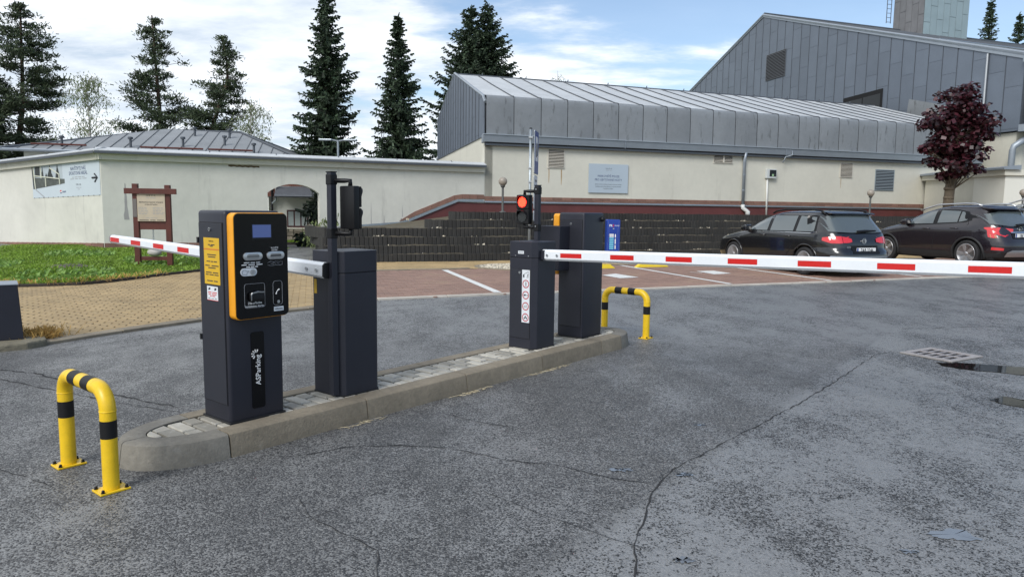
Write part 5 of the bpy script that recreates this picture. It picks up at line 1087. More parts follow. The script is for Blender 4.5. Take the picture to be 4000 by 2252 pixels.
a1=UV(.845,.235,1.012); b1=UV(.845,.235+3.30,1.102)
reds=[(3.30-.01-.19-.437*k,3.30-.01-.437*k) for k in range(7) if 3.30-.437*k-.2>.35]
boom('white boom with red reflectors reaching left over the entry lane',a1,b1,.106,.076,reds,.062,0)
a2=UV(3.245,.195,1.018); b2=UV(3.245,.195-4.6,1.130)
boom('white boom with red reflectors reaching out of the picture on the right',a2,b2,.100,.100,[(.205+.522*k,.205+.522*k+.228) for k in range(9)],.062,0)
# boom mounts on the posts
mk('boom_mount',MB().box(-.175-.078,-.175-.001,-.10,.06,.835,.915),ANTHD,b1_,bev=.004)
mk('boom_mount',MB().box(-.09,-.02,-.150-.04,-.150-.001,.835,.925),ANTHD,b2_,bev=.004)
# ================================================================ hoop bollards
def hoop(label,u,v,rot,wd=.55,ht=.555,r=.0385):
    t=thing('hoop_bollard',label,'bollard',tuple(UV(u,v,0)),UROT+rot,'yellow and black hoop bollards'); hb=wd/2; rb=.105
    for s in (-1,1):
        mk('base_plate',MB().box(-.072,.072,s*hb-.056,s*hb+.056,.001,.011),YEL,t,bev=.002)
        for bx in (-.056,.056):
            for by in (-.042,.042): 
                mk('bolt',MB().lathe([(.011,.011),(.011,.014),(.008,.014),(.008,.024),(.005,.027)],(bx,s*hb+by,0),6),BLACK,t)
        mk('post',MB().tube([(0,s*hb,.012),(0,s*hb,ht-r-rb)],r,24),YEL,t,smooth='auto')
        mk('weld_ring',MB().lathe([(r+.0005,0),(r+.0022,.002),(r+.0022,.004),(r+.0005,.006)],(0,s*hb,ht-r-rb-.003),24),YEL,t,smooth=True)
        mk('black_band',MB().tube([(0,s*hb,.275),(0,s*hb,.365)],r+.0010,24),BLACK,t,smooth='auto')
        arc=[(0,s*(hb-rb*(1-math.cos(a))),ht-r-rb+rb*math.sin(a)) for a in np.linspace(0,math.pi/2,12)]; mk('elbow',MB().tube(arc,r,24),YEL,t,smooth='auto')
    mk('top_rail',MB().tube([(0,-hb+rb,ht-r),(0,hb-rb,ht-r)],r*.999,24),YEL,t,smooth='auto')
    for y in (-.085,.085): mk('black_band',MB().tube([(0,y-.045,ht-r),(0,y+.045,ht-r)],r+.0010,24),BLACK,t,smooth='auto')
hoop('yellow hoop bollard with black bands in the left foreground',-.64,.295,0); hoop('yellow hoop bollard with black bands beyond the far end of the island',5.10,.385,0)
# ================================================================ dark cabinet at the left edge and its slab
ld=UV(.35,5.3); t=thing('dark_cabinet','dark steel cabinet cut by the left edge of the picture','cabinet',(-5.27,7.10,.07),R(36))
mk('shell',MB().add([(-.45,-.2,0),(.30,-.2,0),(.30,.2,0),(-.45,.2,0),(-.45,-.2,.55),(.275,-.2,.55),(.275,.2,.55),(-.45,.2,.55)],[(3,2,1,0),(4,5,6,7),(0,1,5,4),(1,2,6,5),(2,3,7,6),(3,0,4,7)]),ANTH,t,bev=.006)
mk('top_plate',MB().box(-.455,.28,-.205,.205,.551,.56),GUT,t)
tag(mk('stone_slab',MB().zprism([(-6.4,5.55),(-4.76,6.95),(-4.70,7.15),(-5.05,7.60),(-6.7,6.3)],-.02,.07),OLDSL,bev=.02),'cracked old concrete slab under the dark cabinet','slab')
# ================================================================ drain
dr=thing('road_drain','square cast iron road drain grate in the wet asphalt','drain',(4.418,7.255,.003),math.atan2(.35,.594)); 
fr_=MB()
for a,b,c_,d_ in ((-.36,.36,-.355,-.30),(-.36,.36,.30,.355),(-.36,-.305,-.30,.30),(.305,.36,-.30,.30)): fr_.box(a,b,c_,d_,0,.010)
mk('frame',fr_,mat('drain concrete frame',(.30,.28,.27),.7,nz=(8,.2)),dr); mk('pit',MB().box(-.305,.305,-.30,.30,-.002,.0005),DARK,dr)
bars=MB(); 
xs=[-.29+.0*k for k in range(1)]
for i in range(6): y=-.285+.57*i/5; bars.box(-.295,.295,y-.013,y+.013,.001,.011)
for x in (-.28,-.005,.27): bars.box(x-.016,x+.016,-.295,.295,.001,.012)
mk('grate',bars,IRON,dr); dr.scale=(.80,.74,1)
# ================================================================ wooden weather board
IB0=Vector((-8.22,15.72,.05)); IB1=Vector((-7.86,16.75,.05)); 
ib=thing('weather_board','red brown wooden board with a weather notice on the lawn','notice board',tuple(IB0)); 
ID=Vector((.986,.165,0)).normalized()  # board direction
IN_=Vector((ID.y,-ID.x,0)); gap=.66
def IP(s,z,o=0): return ID*s+IN_*o+Vector((0,0,z))
def ibox(name,s0,s1,z0,z1,o0,o1,m_,par=None,bev=.004): return mk(name,MB().prism([IP(s0,z0,o0),IP(s1,z0,o0),IP(s1,z1,o0),IP(s0,z1,o0)],IN_*(o1-o0)),m_,par or ib,bev=bev)
for s in (0,gap): ibox('post',s-.055,s+.055,-.3,1.82 if s==0 else 1.80,-.055,.055,WOODR)
ibox('top_beam',-.20,gap+.20,1.60,1.72,.056,.11,WOODR); ibox('middle_board',.056,gap-.056,.83,1.02,-.03,.03,WOODR); ibox('bottom_rail',.056,gap-.056,.155,.24,-.025,.025,WOODR)
nb=ibox('notice',.045,gap-.045,1.01,1.598,.056,.07,PAPER)
thm=ibox('thermometer_plate',-.045,.035,1.10,1.49,.056,.066,mat('thermometer metal',(.17,.15,.14),.5,.3),bev=.002)
oN=IP(gap/2,0,.0705)
orea(nb,oN+EZ*1.565,ID,EZ,.042,INK,'print'); scrib(nb,oN+EZ*1.515,ID,EZ,.19,.016,GREYP,2); text('print','METEOROLOGICKÁ STANICE',.037,INK,nb,oN+EZ*1.42,ID,EZ,bold=.0006); text('print','předpověď počasí',.034,INK,nb,oN+EZ*1.375,ID,EZ,bold=.0004)
for k in range(5):
    scrib(nb,oN+ID*-.265+EZ*(1.305-.034*k),ID,EZ,random.uniform(.17,.24),.018,GREYP,3,'LEFT'); scrib(nb,oN+ID*.03+EZ*(1.305-.034*k),ID,EZ,random.uniform(.17,.24),.018,GREYP,3,'LEFT')
scrib(nb,oN+EZ*1.08,ID,EZ,.24,.016,GREYP,3); scrib(nb,oN+EZ*1.035,ID,EZ,.50,.024,INK,3)
hs_=thing('hanging_stone','oval grey stone hanging on a chain from the weather board','stone',tuple(IB0+IP(gap/2+.0,.33,0)))
mb=MB(); 
bm=bmesh.new(); bmesh.ops.create_icosphere(bm,subdivisions=3,radius=1); me=bpy.data.meshes.new('stone')
for v in bm.verts:
    c=v.co; c.x*=.155*(1+.06*math.sin(c.y*5)); c.y*=.10; c.z*=.085*(1+.05*math.sin(c.x*20))
bm.to_mesh(me); bm.free(); mk('stone',me,STONE,hs_,smooth=True)
for k in range(10):
    z=.10+.045*k; pts=[Vector((.014*math.cos(a)*(1 if k%2 else .1),.014*math.cos(a)*(.1 if k%2 else 1),z+.030*math.sin(a))) for a in np.linspace(0,6.283,11)]; mk('chain_link',MB().tube(pts,.0045,5),GALV,hs_)
# ================================================================ banner on the wall
bn=thing('banner','pale blue banner with a grey photo and a black arrow on the white wall','banner',tuple(KW))
BX=-LD; BN_=LN; 
def BPt(s,z,o=0): return LD*s+LN*o+Vector((0,0,z))
def bq(name,s0,s1,z0,z1,m_,o,par): return mk(name,MB().prism([BPt(s0,z0,o),BPt(s1,z0,o),BPt(s1,z1-.02*0,o),BPt(s0,z1,o)],LN*.002),m_,par)
# (s runs to the left from the kink)
mk('sheet',MB().prism([BPt(.05,1.68,.004),BPt(4.03,1.57,.004),BPt(4.02,2.60,.004),BPt(.05,2.74,.004)],LN*.006),BANN,bn)
sh=bn
def B2(a,b): # a 0..1 from left, b 0..1 from top
    s=4.03-3.98*a; z0=1.57+.11*a; z1=2.60+.14*a; return s,z1-(z1-z0)*b
def bpoly(name,pts,m_,o=.0105): return mk(name,MB().prism([BPt(*B2(a,b),o) for a,b in pts],LN*.0012),m_,sh)
bpoly('photo_print',[(.0,.04),(.47,.02),(.47,.62),(.02,.70)],mat('photo sky',(.40,.45,.48),.6,nz=(1,.1)))
bpoly('photo_print',[(.03,.36),(.5,.47),(.5,.60),(.03,.72)],PHOTG,.012); bpoly('photo_print',[(.0,.02),(.02,.02),(.03,.72),(.012,.72)],PHOTD,.0135); bpoly('photo_print',[(.05,.03),(.13,.03),(.125,.36),(.05,.34)],PHOTD,.0135)
for x,w,b0,b1 in ((.17,.02,.04,.38),(.285,.045,.0,.45),(.40,.035,.0,.48),(.225,.03,.25,.42)):
    pts=[(x-w*f*random.uniform(.8,1.2),b0+(b1-b0)*f) for f in np.linspace(0,1,8)]+[(x+w*f*random.uniform(.8,1.2),b0+(b1-b0)*f) for f in np.linspace(1,0,8)]; bpoly('photo_print',pts,PHOTD,.0135)
for p,q in (((.045,.305),(.43,.455)),((.285,.10),(.42,.31)),((.03,.02),(.05,.72)),((.145,.02),(.15,.40)),((.425,.30),(.43,.62)),((.215,.40),(.215,.66))):
    a=BPt(*B2(*p),.016);b=BPt(*B2(*q),.016); mk('photo_print',MB().tube([a,b],.022,4),mat('photo rail',(.55,.56,.46),.6) if 'photo rail' not in bpy.data.materials else bpy.data.materials['photo rail'],sh)
bpoly('photo_print',[(.04,.74),(.06,.74),(.19,.99),(.17,.99)],GREYP,.012)
def bt(s_,a,b,size,m_,bold=0,sx=1): return text('print',s_,size,m_,sh,BPt(*B2(a,b),.0112),BX+EZ*.03,EZ,bold=bold,sx=sx)
bt('NAVŠTIVTE NÁŠ',.70,.20,.155,INKB,.001,.78); bt('SPORTOVNÍ AREÁL',.70,.335,.155,INKB,.001,.78); [scrib(sh,BPt(*B2(.70,b_),.0112),BX+EZ*.03,EZ,w_,.04,GREYP,4) for b_,w_ in ((.445,.72),(.495,.92))]
orea(sh,BPt(*B2(.70,.665),.0112),BX,EZ,.062,INK,'print'); [scrib(sh,BPt(*B2(.70,b_),.0112),BX,EZ,w_,.03,GREYP,2) for b_,w_ in ((.75,.28),(.80,.12))]
bt('pepsi',.485,.84,.10,INKB,.001)
c=BPt(*B2(.435,.845),.0112); flat('print',circ(0,0,.055,24),c,BX,EZ,.0012,WHITEP,sh); flat('print',[(.055*math.cos(a),.055*math.sin(a)) for a in np.linspace(.25,math.pi+.25,14)]+[(-.02,.012),(.02,.018)],c,BX,EZ,.002,RED,sh); flat('print',[(.055*math.cos(a),.055*math.sin(a)) for a in np.linspace(math.pi+.55,2*math.pi-.15,14)]+[(.02,-.02),(-.02,-.016)],c,BX,EZ,.002,INKB,sh)
aw=lambda a,b:BPt(*B2(a,b),.0112)
mk('print',MB().tube([aw(.895,.50),aw(.965,.50)],.028,6),INK,sh); mk('print',MB().tube([aw(.93,.39),aw(.967,.50),aw(.93,.62)],.026,6),INK,sh)
for k in range(14): 
    for b in (.0,1.0): mk('eyelet',MB().disc(BPt(*B2(.02+.96*k/13,b),.011),LN,.016,.004,8),INK,sh)
# ================================================================ car park notice on the building
sg=thing('parking_notice','pale blue hotel parking notice board on the cream wall','sign',tuple(FP(0,0)))
def SP(s,z,o=0): return FD*s+FN*o+Vector((0,0,z))
mk('board',MB().prism([SP(4.18,2.085,.03),SP(5.88,2.085,.03),SP(5.88,3.195,.03),SP(4.18,3.195,.03)],FN*.02),BOARDP,sg,bev=.003)
def st_(s_,z,size,m_,bold=0,sx=1): text('print',s_,size,m_,sg,SP(5.03,z,.0505),FD,EZ,bold=bold,sx=sx)
orea(sg,SP(5.03,3.02,.0505),FD,EZ,.055,INK,'print'); scrib(sg,SP(5.03,2.955,.0505),FD,EZ,.25,.03,GREYP,2); st_('PARKOVIŠTĚ POUZE',2.725,.118,INKB,.0006,.86); st_('PRO UBYTOVANÉ HOSTY',2.585,.118,INKB,.0006,.86); st_('•                •',2.50,.05,INK); st_('Společnost neručí za předměty ponechané v dopravním prostředku.',2.415,.052,INK,0,.80); st_('Společnost neručí za škody způsobené na dopravním prostředku.',2.33,.052,INK,0,.80); st_('Parkování není hlídané.',2.25,.052,INK,0,.85)
# ================================================================ meter box
mt_=thing('meter_box','white plastic meter box with dark window on the cream wall','meter box',tuple(FP(0,0)))
mk('case',MB().prism([SP(12.37,2.84,.005),SP(12.86,2.84,.005),SP(12.86,3.23,.005),SP(12.37,3.23,.005)],FN*.14),mat('grey white plastic',(.55,.57,.56),.5),mt_,bev=.015); mk('window',MB().prism([SP(12.50,2.92,.146),SP(12.83,2.92,.146),SP(12.83,3.19,.146),SP(12.50,3.19,.146)],FN*.006),GLASS,mt_); mk('meter',MB().prism([SP(12.62,2.93,.153),SP(12.70,2.93,.153),SP(12.70,3.02,.153),SP(12.62,3.02,.153)],FN*.004),mat('meter label',(.35,.55,.30),.5),mt_); mk('conduit',MB().tube([SP(12.47,2.84,.05),SP(12.50,1.2,.06)],.04,10),mat('white conduit',(.66,.66,.63),.5),mt_,smooth=True)
# ================================================================ globe lamps on the terrace
def lamp(label,x,y,z,h):
    t=thing('globe_lamp',label,'lamp',(x,y,z),group='globe lamps on the terrace'); mk('post',MB().lathe([(.10,0),(.10,.03),(.04,.05),(.032,.1),(.032,h),(.05,h+.01),(.07,h+.05),(.06,h+.07)],n=14),mat('lamp post grey',(.10,.10,.095),.6) if 'lamp post grey' not in bpy.data.materials else bpy.data.materials['lamp post grey'],t,smooth='auto')
    mk('globe',MB().lathe([(.125*math.sin(a),h+.05+.125-.125*math.cos(a)) for a in np.linspace(.5,math.pi-.02,14)],n=22),GLOBE,t,smooth=True)
lamp('globe lamp left of the traffic light with the red lamp',-.30,20.75,1.31,.72); lamp('globe lamp on a dark post right above the parked estate car',13.0,26.3,1.31,.68); lamp('globe lamp at the right edge above the dark crossover',18.75,26.6,1.31,.78)
# ================================================================ sign pole with blue plates seen edge-on
sp=thing('sign_pole','galvanised sign pole with blue sign seen nearly edge-on','sign',(.405,17.6,.03)); hh=3.32
mk('pole',MB().tube([(0,0,0),(0,0,hh)],.033,12),GALV,sp,smooth=True); mk('cap',MB().lathe([(.036,hh),(.036,hh+.02),(.01,hh+.03)],n=12),BLACK,sp)
SX=Vector((.155,.988,0)).normalized(); SN=Vector((SX.y,-SX.x,0))   # plates face right
for z0,z1,w,m_,nm in ((2.24,3.27,.74,SIGNB,'charging_sign'),(1.40,2.21,.62,STICKW,'hours_plate'),(1.11,1.37,.60,STICKW,'lower_plate')):
    O=Vector((.03,-.36,0))+SN*.045; pl=mk(nm,MB().prism([O+SX*a+EZ*b for a,b in rrect(.02,.02+w,z0,z1,.04,4)],SN*.012),GALV,sp); mk('face',MB().prism([O+SX*a+EZ*b+SN*.0125 for a,b in rrect(.035,.005+w,z0+.015,z1-.015,.035,4)],SN*.002),m_,pl)
    f0=O+SN*.0148
    if nm=='charging_sign':
        flat('print',rrect(.17,.61,2.55,3.13,.02,3),f0,SX,EZ,.001,WHITEP,pl); flat('print',[(.28,2.64),(.42,2.64),(.42,2.97),(.28,2.97)],f0+SN*.001,SX,EZ,.001,INK,pl); mk('print',MB().tube([f0+SX*a+EZ*b for a,b in ((.43,2.69),(.50,2.69),(.50,2.89),(.44,2.99))],.012,4),INK,pl)
    elif nm=='hours_plate': [scrib(pl,f0+SX*.33+EZ*(2.08-.14*k_),SX,EZ,.3+.05*(k_%2),.09,INK,2) for k_ in range(5)]
    else: scrib(pl,f0+SX*.32+EZ*1.24,SX,EZ,.42,.08,INK,2)
    for z in (z0+.15,z1-.15): mk('clamp',MB().cbox((.0,.0,z),(.10,.10,.035)),ALU,pl)
# ================================================================ blue charging cabinet
cs=thing('charging_cabinet','blue electric car charging cabinet behind the wheel stops','charging cabinet',(2.70,19.45,.03),R(4)); w=.18
mk('shell',MB().prism([(a,-.12,b) for a,b in rrect(-w,w,.18,1.15,.03,4)],(0,.24,0)),BLUE,cs,bev=.006); mk('foot',MB().box(-w-.005,w+.005,-.125,.125,.0,.178),BLUE2,cs); 
O=Vector((0,-.1206,0)); text('print','PR',.085,WHITEP,cs,O+EX*-.075+EZ*.985,EX,EZ,bold=.002,sx=.9); text('print','E',.085,RED,cs,O+EX*-.005+EZ*.985,EX,EZ,bold=.002,sx=.9); text('print','POINT',.045,WHITEP,cs,O+EX*.095+EZ*.985,EX,EZ); flat('print',[(-.02,.89),(.02,.89),(.02,.92),(-.02,.92)],O,EX,EZ,.001,GREYP,cs)
for k in range(9): flat('print',[(-.105,.73-.047*k),(.01,.73-.047*k),(.01,.765-.047*k),(-.105,.765-.047*k)],O,EX,EZ,.001,WHITEP if k<2 else CYAN,cs)
scrib(cs,O+EX*.055+EZ*.56,EZ,-EX,.40,.05,WHITEP,3)
for s in (-1,1): mk('print',MB().tube([O+EX*(s*(.14+.02*math.sin(z*6)))+EZ*z for z in np.linspace(.25,1.12,12)],.0018,4),GREYP,cs)
# ================================================================ wheel stops
for (x,y),lab in (((3.50,17.98),'yellow wheel stop right of the charging cabinet'),((2.05,17.30),'yellow wheel stop partly hidden behind the far terminal')):
    t=thing('wheel_stop',lab,'wheel stop',(x,y,.026),math.atan2(pb.y,pb.x)+.1,'yellow wheel stops'); a=.47
    mk('block',MB().add([(-a,-.075,0),(a,-.075,0),(a,.075,0),(-a,.075,0),(-a+.13,-.045,.10),(a-.13,-.045,.10),(a-.13,.045,.10),(-a+.13,.045,.10)],[(3,2,1,0),(4,5,6,7),(0,1,5,4),(1,2,6,5),(2,3,7,6),(3,0,4,7)]),YELM,t,bev=.008)
    for q in (-.22,.22): mk('bolt',MB().disc((q,0,.10),(0,0,1),.02,.004,10),BLACK,t)
# ================================================================ double street lamp beyond the wall
sl_=thing('street_lamp','double arm street lamp showing above the white wall before the spruces','street lamp',(-9.3,38.5,0)); mk('post',MB().tube([(0,0,0),(0,0,4.9)],.06,8),GALV,sl_)
for s in (-1,1): mk('arm',MB().tube([(0,0,4.85),(s*.35,0,4.92)],.04,6),GALV,sl_); mk('luminaire',MB().box(min(s*.3,s*1.0),max(s*.3,s*1.0),-.14,.14,4.86,4.96),GALV,sl_,bev=.03)
# ================================================================ cars
def car(label,sp,loc,heading,paint_):
    """slices: rows of (z, x_front, x_rear, halfwidth). local x forward (0 = rear bumper), y left"""
    S=np.array(sp['slices']); nx_=sp.get('n',5.5); zs=S[:,0]
    def q(z): return [float(np.interp(z,zs,S[:,i])) for i in (1,2,3)]
    def sy(x,z,off=0):
        xf,xr,w=q(z); xc,a=(xf+xr)/2,(xf-xr)/2; xi=min(.999,abs((x-xc)/a)); return w*(1-xi**nx_)**(1/nx_)+off
    def rx(y,z,off=0):
        xf,xr,w=q(z); xc,a=(xf+xr)/2,(xf-xr)/2; yi=min(.995,abs(y/w)); return xc-a*(1-yi**nx_)**(1/nx_)-off
    def fx_(y,z,off=0):
        xf,xr,w=q(z); xc,a=(xf+xr)/2,(xf-xr)/2; yi=min(.995,abs(y/w)); return xc+a*(1-yi**nx_)**(1/nx_)+off
    hd=Vector((math.sin(heading),math.cos(heading),0)); t=thing('parked_car',label,'car',loc,math.atan2(hd.y,hd.x)); Lc=sp['L']; 
    # body shell
    zl=[]
    for a,b in zip(zs,zs[1:]):
        k=max(1,int((b-a)/.03)); zl+=[a+(b-a)*i/k for i in range(k)]
    zl.append(zs[-1]); xi=np.concatenate([np.linspace(-.965,.965,110)]); V=[];nper=None
    for z in zl:
        xf,xr,w=q(z); xc,a=(xf+xr)/2,(xf-xr)/2; ring=[]
        for s in xi: ring.append((xc+a*s,w*(1-abs(s)**nx_)**(1/nx_),z))
        ye=ring[-1][1]; ring+= [(fx_(y,z),y,z) for y in np.linspace(ye,-ye,14)[1:-1]]
        ring+=[(xc+a*s,-w*(1-abs(s)**nx_)**(1/nx_),z) for s in xi[::-1]]
        ring+=[(rx(y,z),y,z) for y in np.linspace(-ye,ye,14)[1:-1]]
        nper=len(ring); V+=ring
    F=[];wl=sp['wheels']; ra=sp['arch']
    for i in range(len(zl)-1):
        for j in range(nper):
            a=i*nper+j;b=i*nper+(j+1)%nper; c=(V[a][0]+V[b][0])/2; zc=(zl[i]+zl[i+1])/2; yc=abs(V[a][1])
            if yc>.45 and any((c-wx)**2+(zc-sp['r'])**2<ra**2 for wx in wl): continue
            F.append((a,b,b+nper,a+nper))
    F.append(tuple(range((len(zl)-1)*nper,len(zl)*nper))); F.append(tuple(range(nper-1,-1,-1)))
    body=mk('body',MB().add(V,F),[paint_,sp['trim']],t,smooth=True,fixn=False)
    for p in body.data.polygons:
        if p.center.z<sp['trimz']: p.material_index=1
    def side(name,cols,m_,off,parent=t,sgn=1,nr=5,both=True):
        out=[]
        for s in ((1,-1) if both else (sgn,)):
            cc=[]
            for (x0,b0,t0),(x1,b1,t1) in zip(cols,cols[1:]):
                k=max(1,int(abs(x1-x0)/.08))
                for i in range(k): f=i/k; cc.append((x0+(x1-x0)*f,b0+(b1-b0)*f,t0+(t1-t0)*f))
            cc.append(cols[-1]); v=[]
            for x,b,tt in cc:
                for j in range(nr+1): z=b+(tt-b)*j/nr; v.append((x,s*sy(x,z,off),z))
            o=mk(name,MB().add(v,[(i*(nr+1)+j,(i+1)*(nr+1)+j,(i+1)*(nr+1)+j+1,i*(nr+1)+j+1) for i in range(len(cc)-1) for j in range(nr)]),m_,parent,smooth=True); out.append(o)
        return out
    def rear(name,cols,m_,off,parent=t,nr=5,fn=None,mirror=False,smooth=True):
        fn=fn or rx; res=[]
        for s in ((1,-1) if mirror else (1,)):
            cc=[]
            for (y0,b0,t0),(y1,b1,t1) in zip(cols,cols[1:]):
                k=max(1,int(abs(y1-y0)/.06))
                for i in range(k): f=i/k; cc.append((y0+(y1-y0)*f,b0+(b1-b0)*f,t0+(t1-t0)*f))
            cc.append(cols[-1]); v=[]
            for y,b,tt in cc:
                for j in range(nr+1): z=b+(tt-b)*j/nr; v.append((fn(s*y,z,off),s*y,z))
            res.append(mk(name,MB().add(v,[(i*(nr+1)+j,(i+1)*(nr+1)+j,(i+1)*(nr+1)+j+1,i*(nr+1)+j+1) for i in range(len(cc)-1) for j in range(nr)]),m_,parent,smooth=smooth))
        return res
    # pillars band (black) then glass on top
    side('window_surround',sp['dlo'],GLOSSB,.004)
    for wnd in sp['windows']: side('side_window',wnd,GLASSB,.009)
    if sp.get('chrome'): 
        for s in (1,-1): mk('chrome_strip',MB().tube([(x,s*sy(x,z,.010),z) for x,z in sp['chrome']],.009,5),CHROME,t)
    rear('rear_window_surround',sp['rwin0'],GLOSSB,.004); rear('rear_window',sp['rwin'],GLASSB,.010,nr=8)
    rear('windscreen',sp['fwin'],GLASSB,.008,fn=fx_,nr=8)
    for cols_s,cols_r,m_,nm in sp['tails']:
        if cols_s: side(nm,cols_s,m_,.014)
        if cols_r: rear(nm,cols_r,m_,.014,mirror=True)
    # shut lines
    for ln in sp['lines']:
        for s in (1,-1): mk('door_gap',MB().tube([(x,s*sy(x,z,.0015),z) for x,z in ln],.0055,4,cap=False),DARK,t)
    for x,z in sp['handles']:
        for s in (1,-1): mk('door_handle',MB().tube([(x-.10,s*sy(x-.1,z,.012),z),(x,s*sy(x,z,.028),z+.008),(x+.10,s*sy(x+.1,z,.012),z)],.015,6),paint_,t,smooth=True)
    # tailgate details
    mk('spoiler',MB().prism([(sp['spo'][0]+.30,sp['spo'][2],sp['spo'][1]+.03),(sp['spo'][0],sp['spo'][2]*.96,sp['spo'][1]),(sp['spo'][0]-.02,sp['spo'][2]*.94,sp['spo'][1]-.03),(sp['spo'][0]+.30,sp['spo'][2],sp['spo'][1]-.05)],(0,-2*sp['spo'][2],0)),paint_,t,bev=.01,smooth=True)
    px,pz=sp['plate']; x=rx(0,pz,.022); pl=mk('number_plate',MB().box(x-.006,x,-.26,.26,pz-.055,pz+.055),WHITEP,t,bev=.002); Op=Vector((x-.0062,0,pz)); mk('plate_band',MB().box(x-.0072,x-.006,.215,.255,pz-.05,pz+.05),SIGNB,pl); sp['reg'] and text('print',sp['reg'],.105,INK,pl,Op+Vector((0,-.02,-.002)),Vector((0,-1,0)),EZ,bold=.002,sx=.82)
    bx=rx(0,sp['badge'],.010); bo=Vector((bx,0,sp['badge'])); Xb=Vector((0,-1,0)); br_=sp['br']; bg=ringm('badge',0,0,br_*.82,br_,bo,Xb,EZ,.008,CHROME,t)
    if sp['mark']=='vw':
        for pth in ([(-.55,.55),(-.22,-.0),(0,.5),(.22,0),(.55,.55)],[(-.8,.2),(-.35,-.75),(0,.0),(.35,-.75),(.8,.2)]): mk('badge_mark',MB().tube([bo+Vector((-.006,0,0))+Xb*(a*br_)+EZ*(b*br_) for a,b in pth],br_*.09,5),CHROME,bg)
    else: mk('badge_mark',MB().tube([bo+Vector((-.006,0,0))+Xb*(a*br_)+EZ*(b*br_) for a,b in ((-1.25,.05),(.1,.28),(-.1,-.28),(1.25,-.05))],br_*.14,5),CHROME,bg)
    mk('rear_wiper',MB().tube([(rx(.12,sp['wip'],.03),.12,sp['wip']),(rx(-.1,sp['wip']+.02,.03),-.1,sp['wip']+.02),(rx(-.42,sp['wip']+.03,.03),-.42,sp['wip']+.03)],[.035,.03,.010],6),BLACK,t)
    for nm,cols,m_,off in sp.get('rear_extra',[]): rear(nm,cols,m_,off)
    for nm,cols,m_,off in sp.get('side_extra',[]): side(nm,cols,m_,off,nr=2)
    if sp.get('script'): text('print',sp['script'],.05,CHROME,t,Vector((rx(.42,.66,.008),.42,.66)),Xb,EZ,bold=.001)
    # mirrors
    mx_,mz=sp['mirror']
    for s in (1,-1):
        y=sy(mx_,mz); mr_=mk('door_mirror',MB().prism([(mx_-.10,s*(y+.05),mz-.06),(mx_-.10,s*(y+.05),mz+.07),(mx_-.07,s*(y+.05),mz+.09),(mx_+.09,s*(y+.05),mz+.04),(mx_+.11,s*(y+.05),mz-.04),(mx_+.03,s*(y+.05),mz-.08)],(0,s*.19,0)),paint_,t,bev=.03,seg=3,smooth=True)
        mk('mirror_arm',MB().tube([(mx_,s*(y-.03),mz-.08),(mx_+.0,s*(y+.08),mz-.05)],.03,6),BLACK,mr_)
    # roof rails
    for s in (1,-1): mk('roof_rail',MB().tube([(x,s*yy,z) for x,yy,z in sp['rails']],.022,7),sp['railm'],t,smooth=True)
    # wheels
    r=sp['r']
    for wx in wl:
        for s in (1,-1):
            yo=sp['track']; wh=thing('wheel','x','x'); del wh['label'],wh['category']; wh.parent=t; wh.location=(wx,s*yo,r); wh.rotation_euler=(R(-90) if s>0 else R(90),0,0)  # lathe axis z -> outward
            rr=r-.09
            mk('tyre',MB().lathe([(rr,-.10),(r-.03,-.105),(r,-.085),(r,.085),(r-.03,.105),(rr,.10),(rr-.02,.06),(rr-.02,-.06)],n=36),RUBBER,wh,smooth='auto')
            mk('rim_barrel',MB().lathe([(rr-.018,-.06),(rr+.002,.098),(rr-.012,.100),(rr-.03,.05),(.05,.03),(.02,.03)],n=32),DARK,wh,smooth=True); mk('rim_lip',MB().lathe([(rr-.004,.090),(rr+.004,.103),(rr-.014,.104),(rr-.018,.09)],n=36),RIM,wh,smooth=True)
            ns=sp['spokes']; 
            for k in range(ns):
                a=2*math.pi*k/ns; d=Vector((math.cos(a),math.sin(a),0)); e=Vector((-math.sin(a),math.cos(a),0)); w0,w1=sp['spw']
                mk('spoke',MB().prism([d*.04-e*w0+EZ*.075,d*.04+e*w0+EZ*.075,d*(rr-.008)+e*w1+EZ*.088,d*(rr-.008)-e*w1+EZ*.088],EZ*.014),RIM,wh,bev=.003)
            mk('hub',MB().lathe([(.05,.06),(.05,.092),(.03,.098),(.005,.098)],n=18),RIM,wh,smooth=True)
            # wheel well
        for s in (1,-1):
            w2=MB(); P0=[(wx+ra*1.01*math.cos(a),s*(sp['track']+.06),r+ra*1.01*math.sin(a)) for a in np.linspace(-.35,math.pi+.35,22)]; P1=[(p[0],s*.45,p[2]) for p in P0]; n=len(P0); w2.add(P0+P1,[(i,i+1,n+i+1,n+i) for i in range(n-1)]); w2.add(P1,[tuple(range(n))]); mk('wheel_well',w2,DARK,t)
        for s in (1,-1):
            arc=[]; 
            for a in np.linspace(-.30,math.pi+.30,30):
                x,z=wx+(ra+.015)*math.cos(a),r+(ra+.015)*math.sin(a)
                if z>zs[0]: arc.append((x,s*sy(x,z,.004),z))
            mk('wheel_arch_lip',MB().tube(arc,sp['lip'],6),sp['lipm'],t,smooth=True)
    # underbody and interior silhouettes
    mk('underbody',MB().box(.3,Lc-.4,-.70,.70,.17,.32),DARK,t)
    return t
TRIM=mat('dark car plastic',(.016,.016,.017),.6)
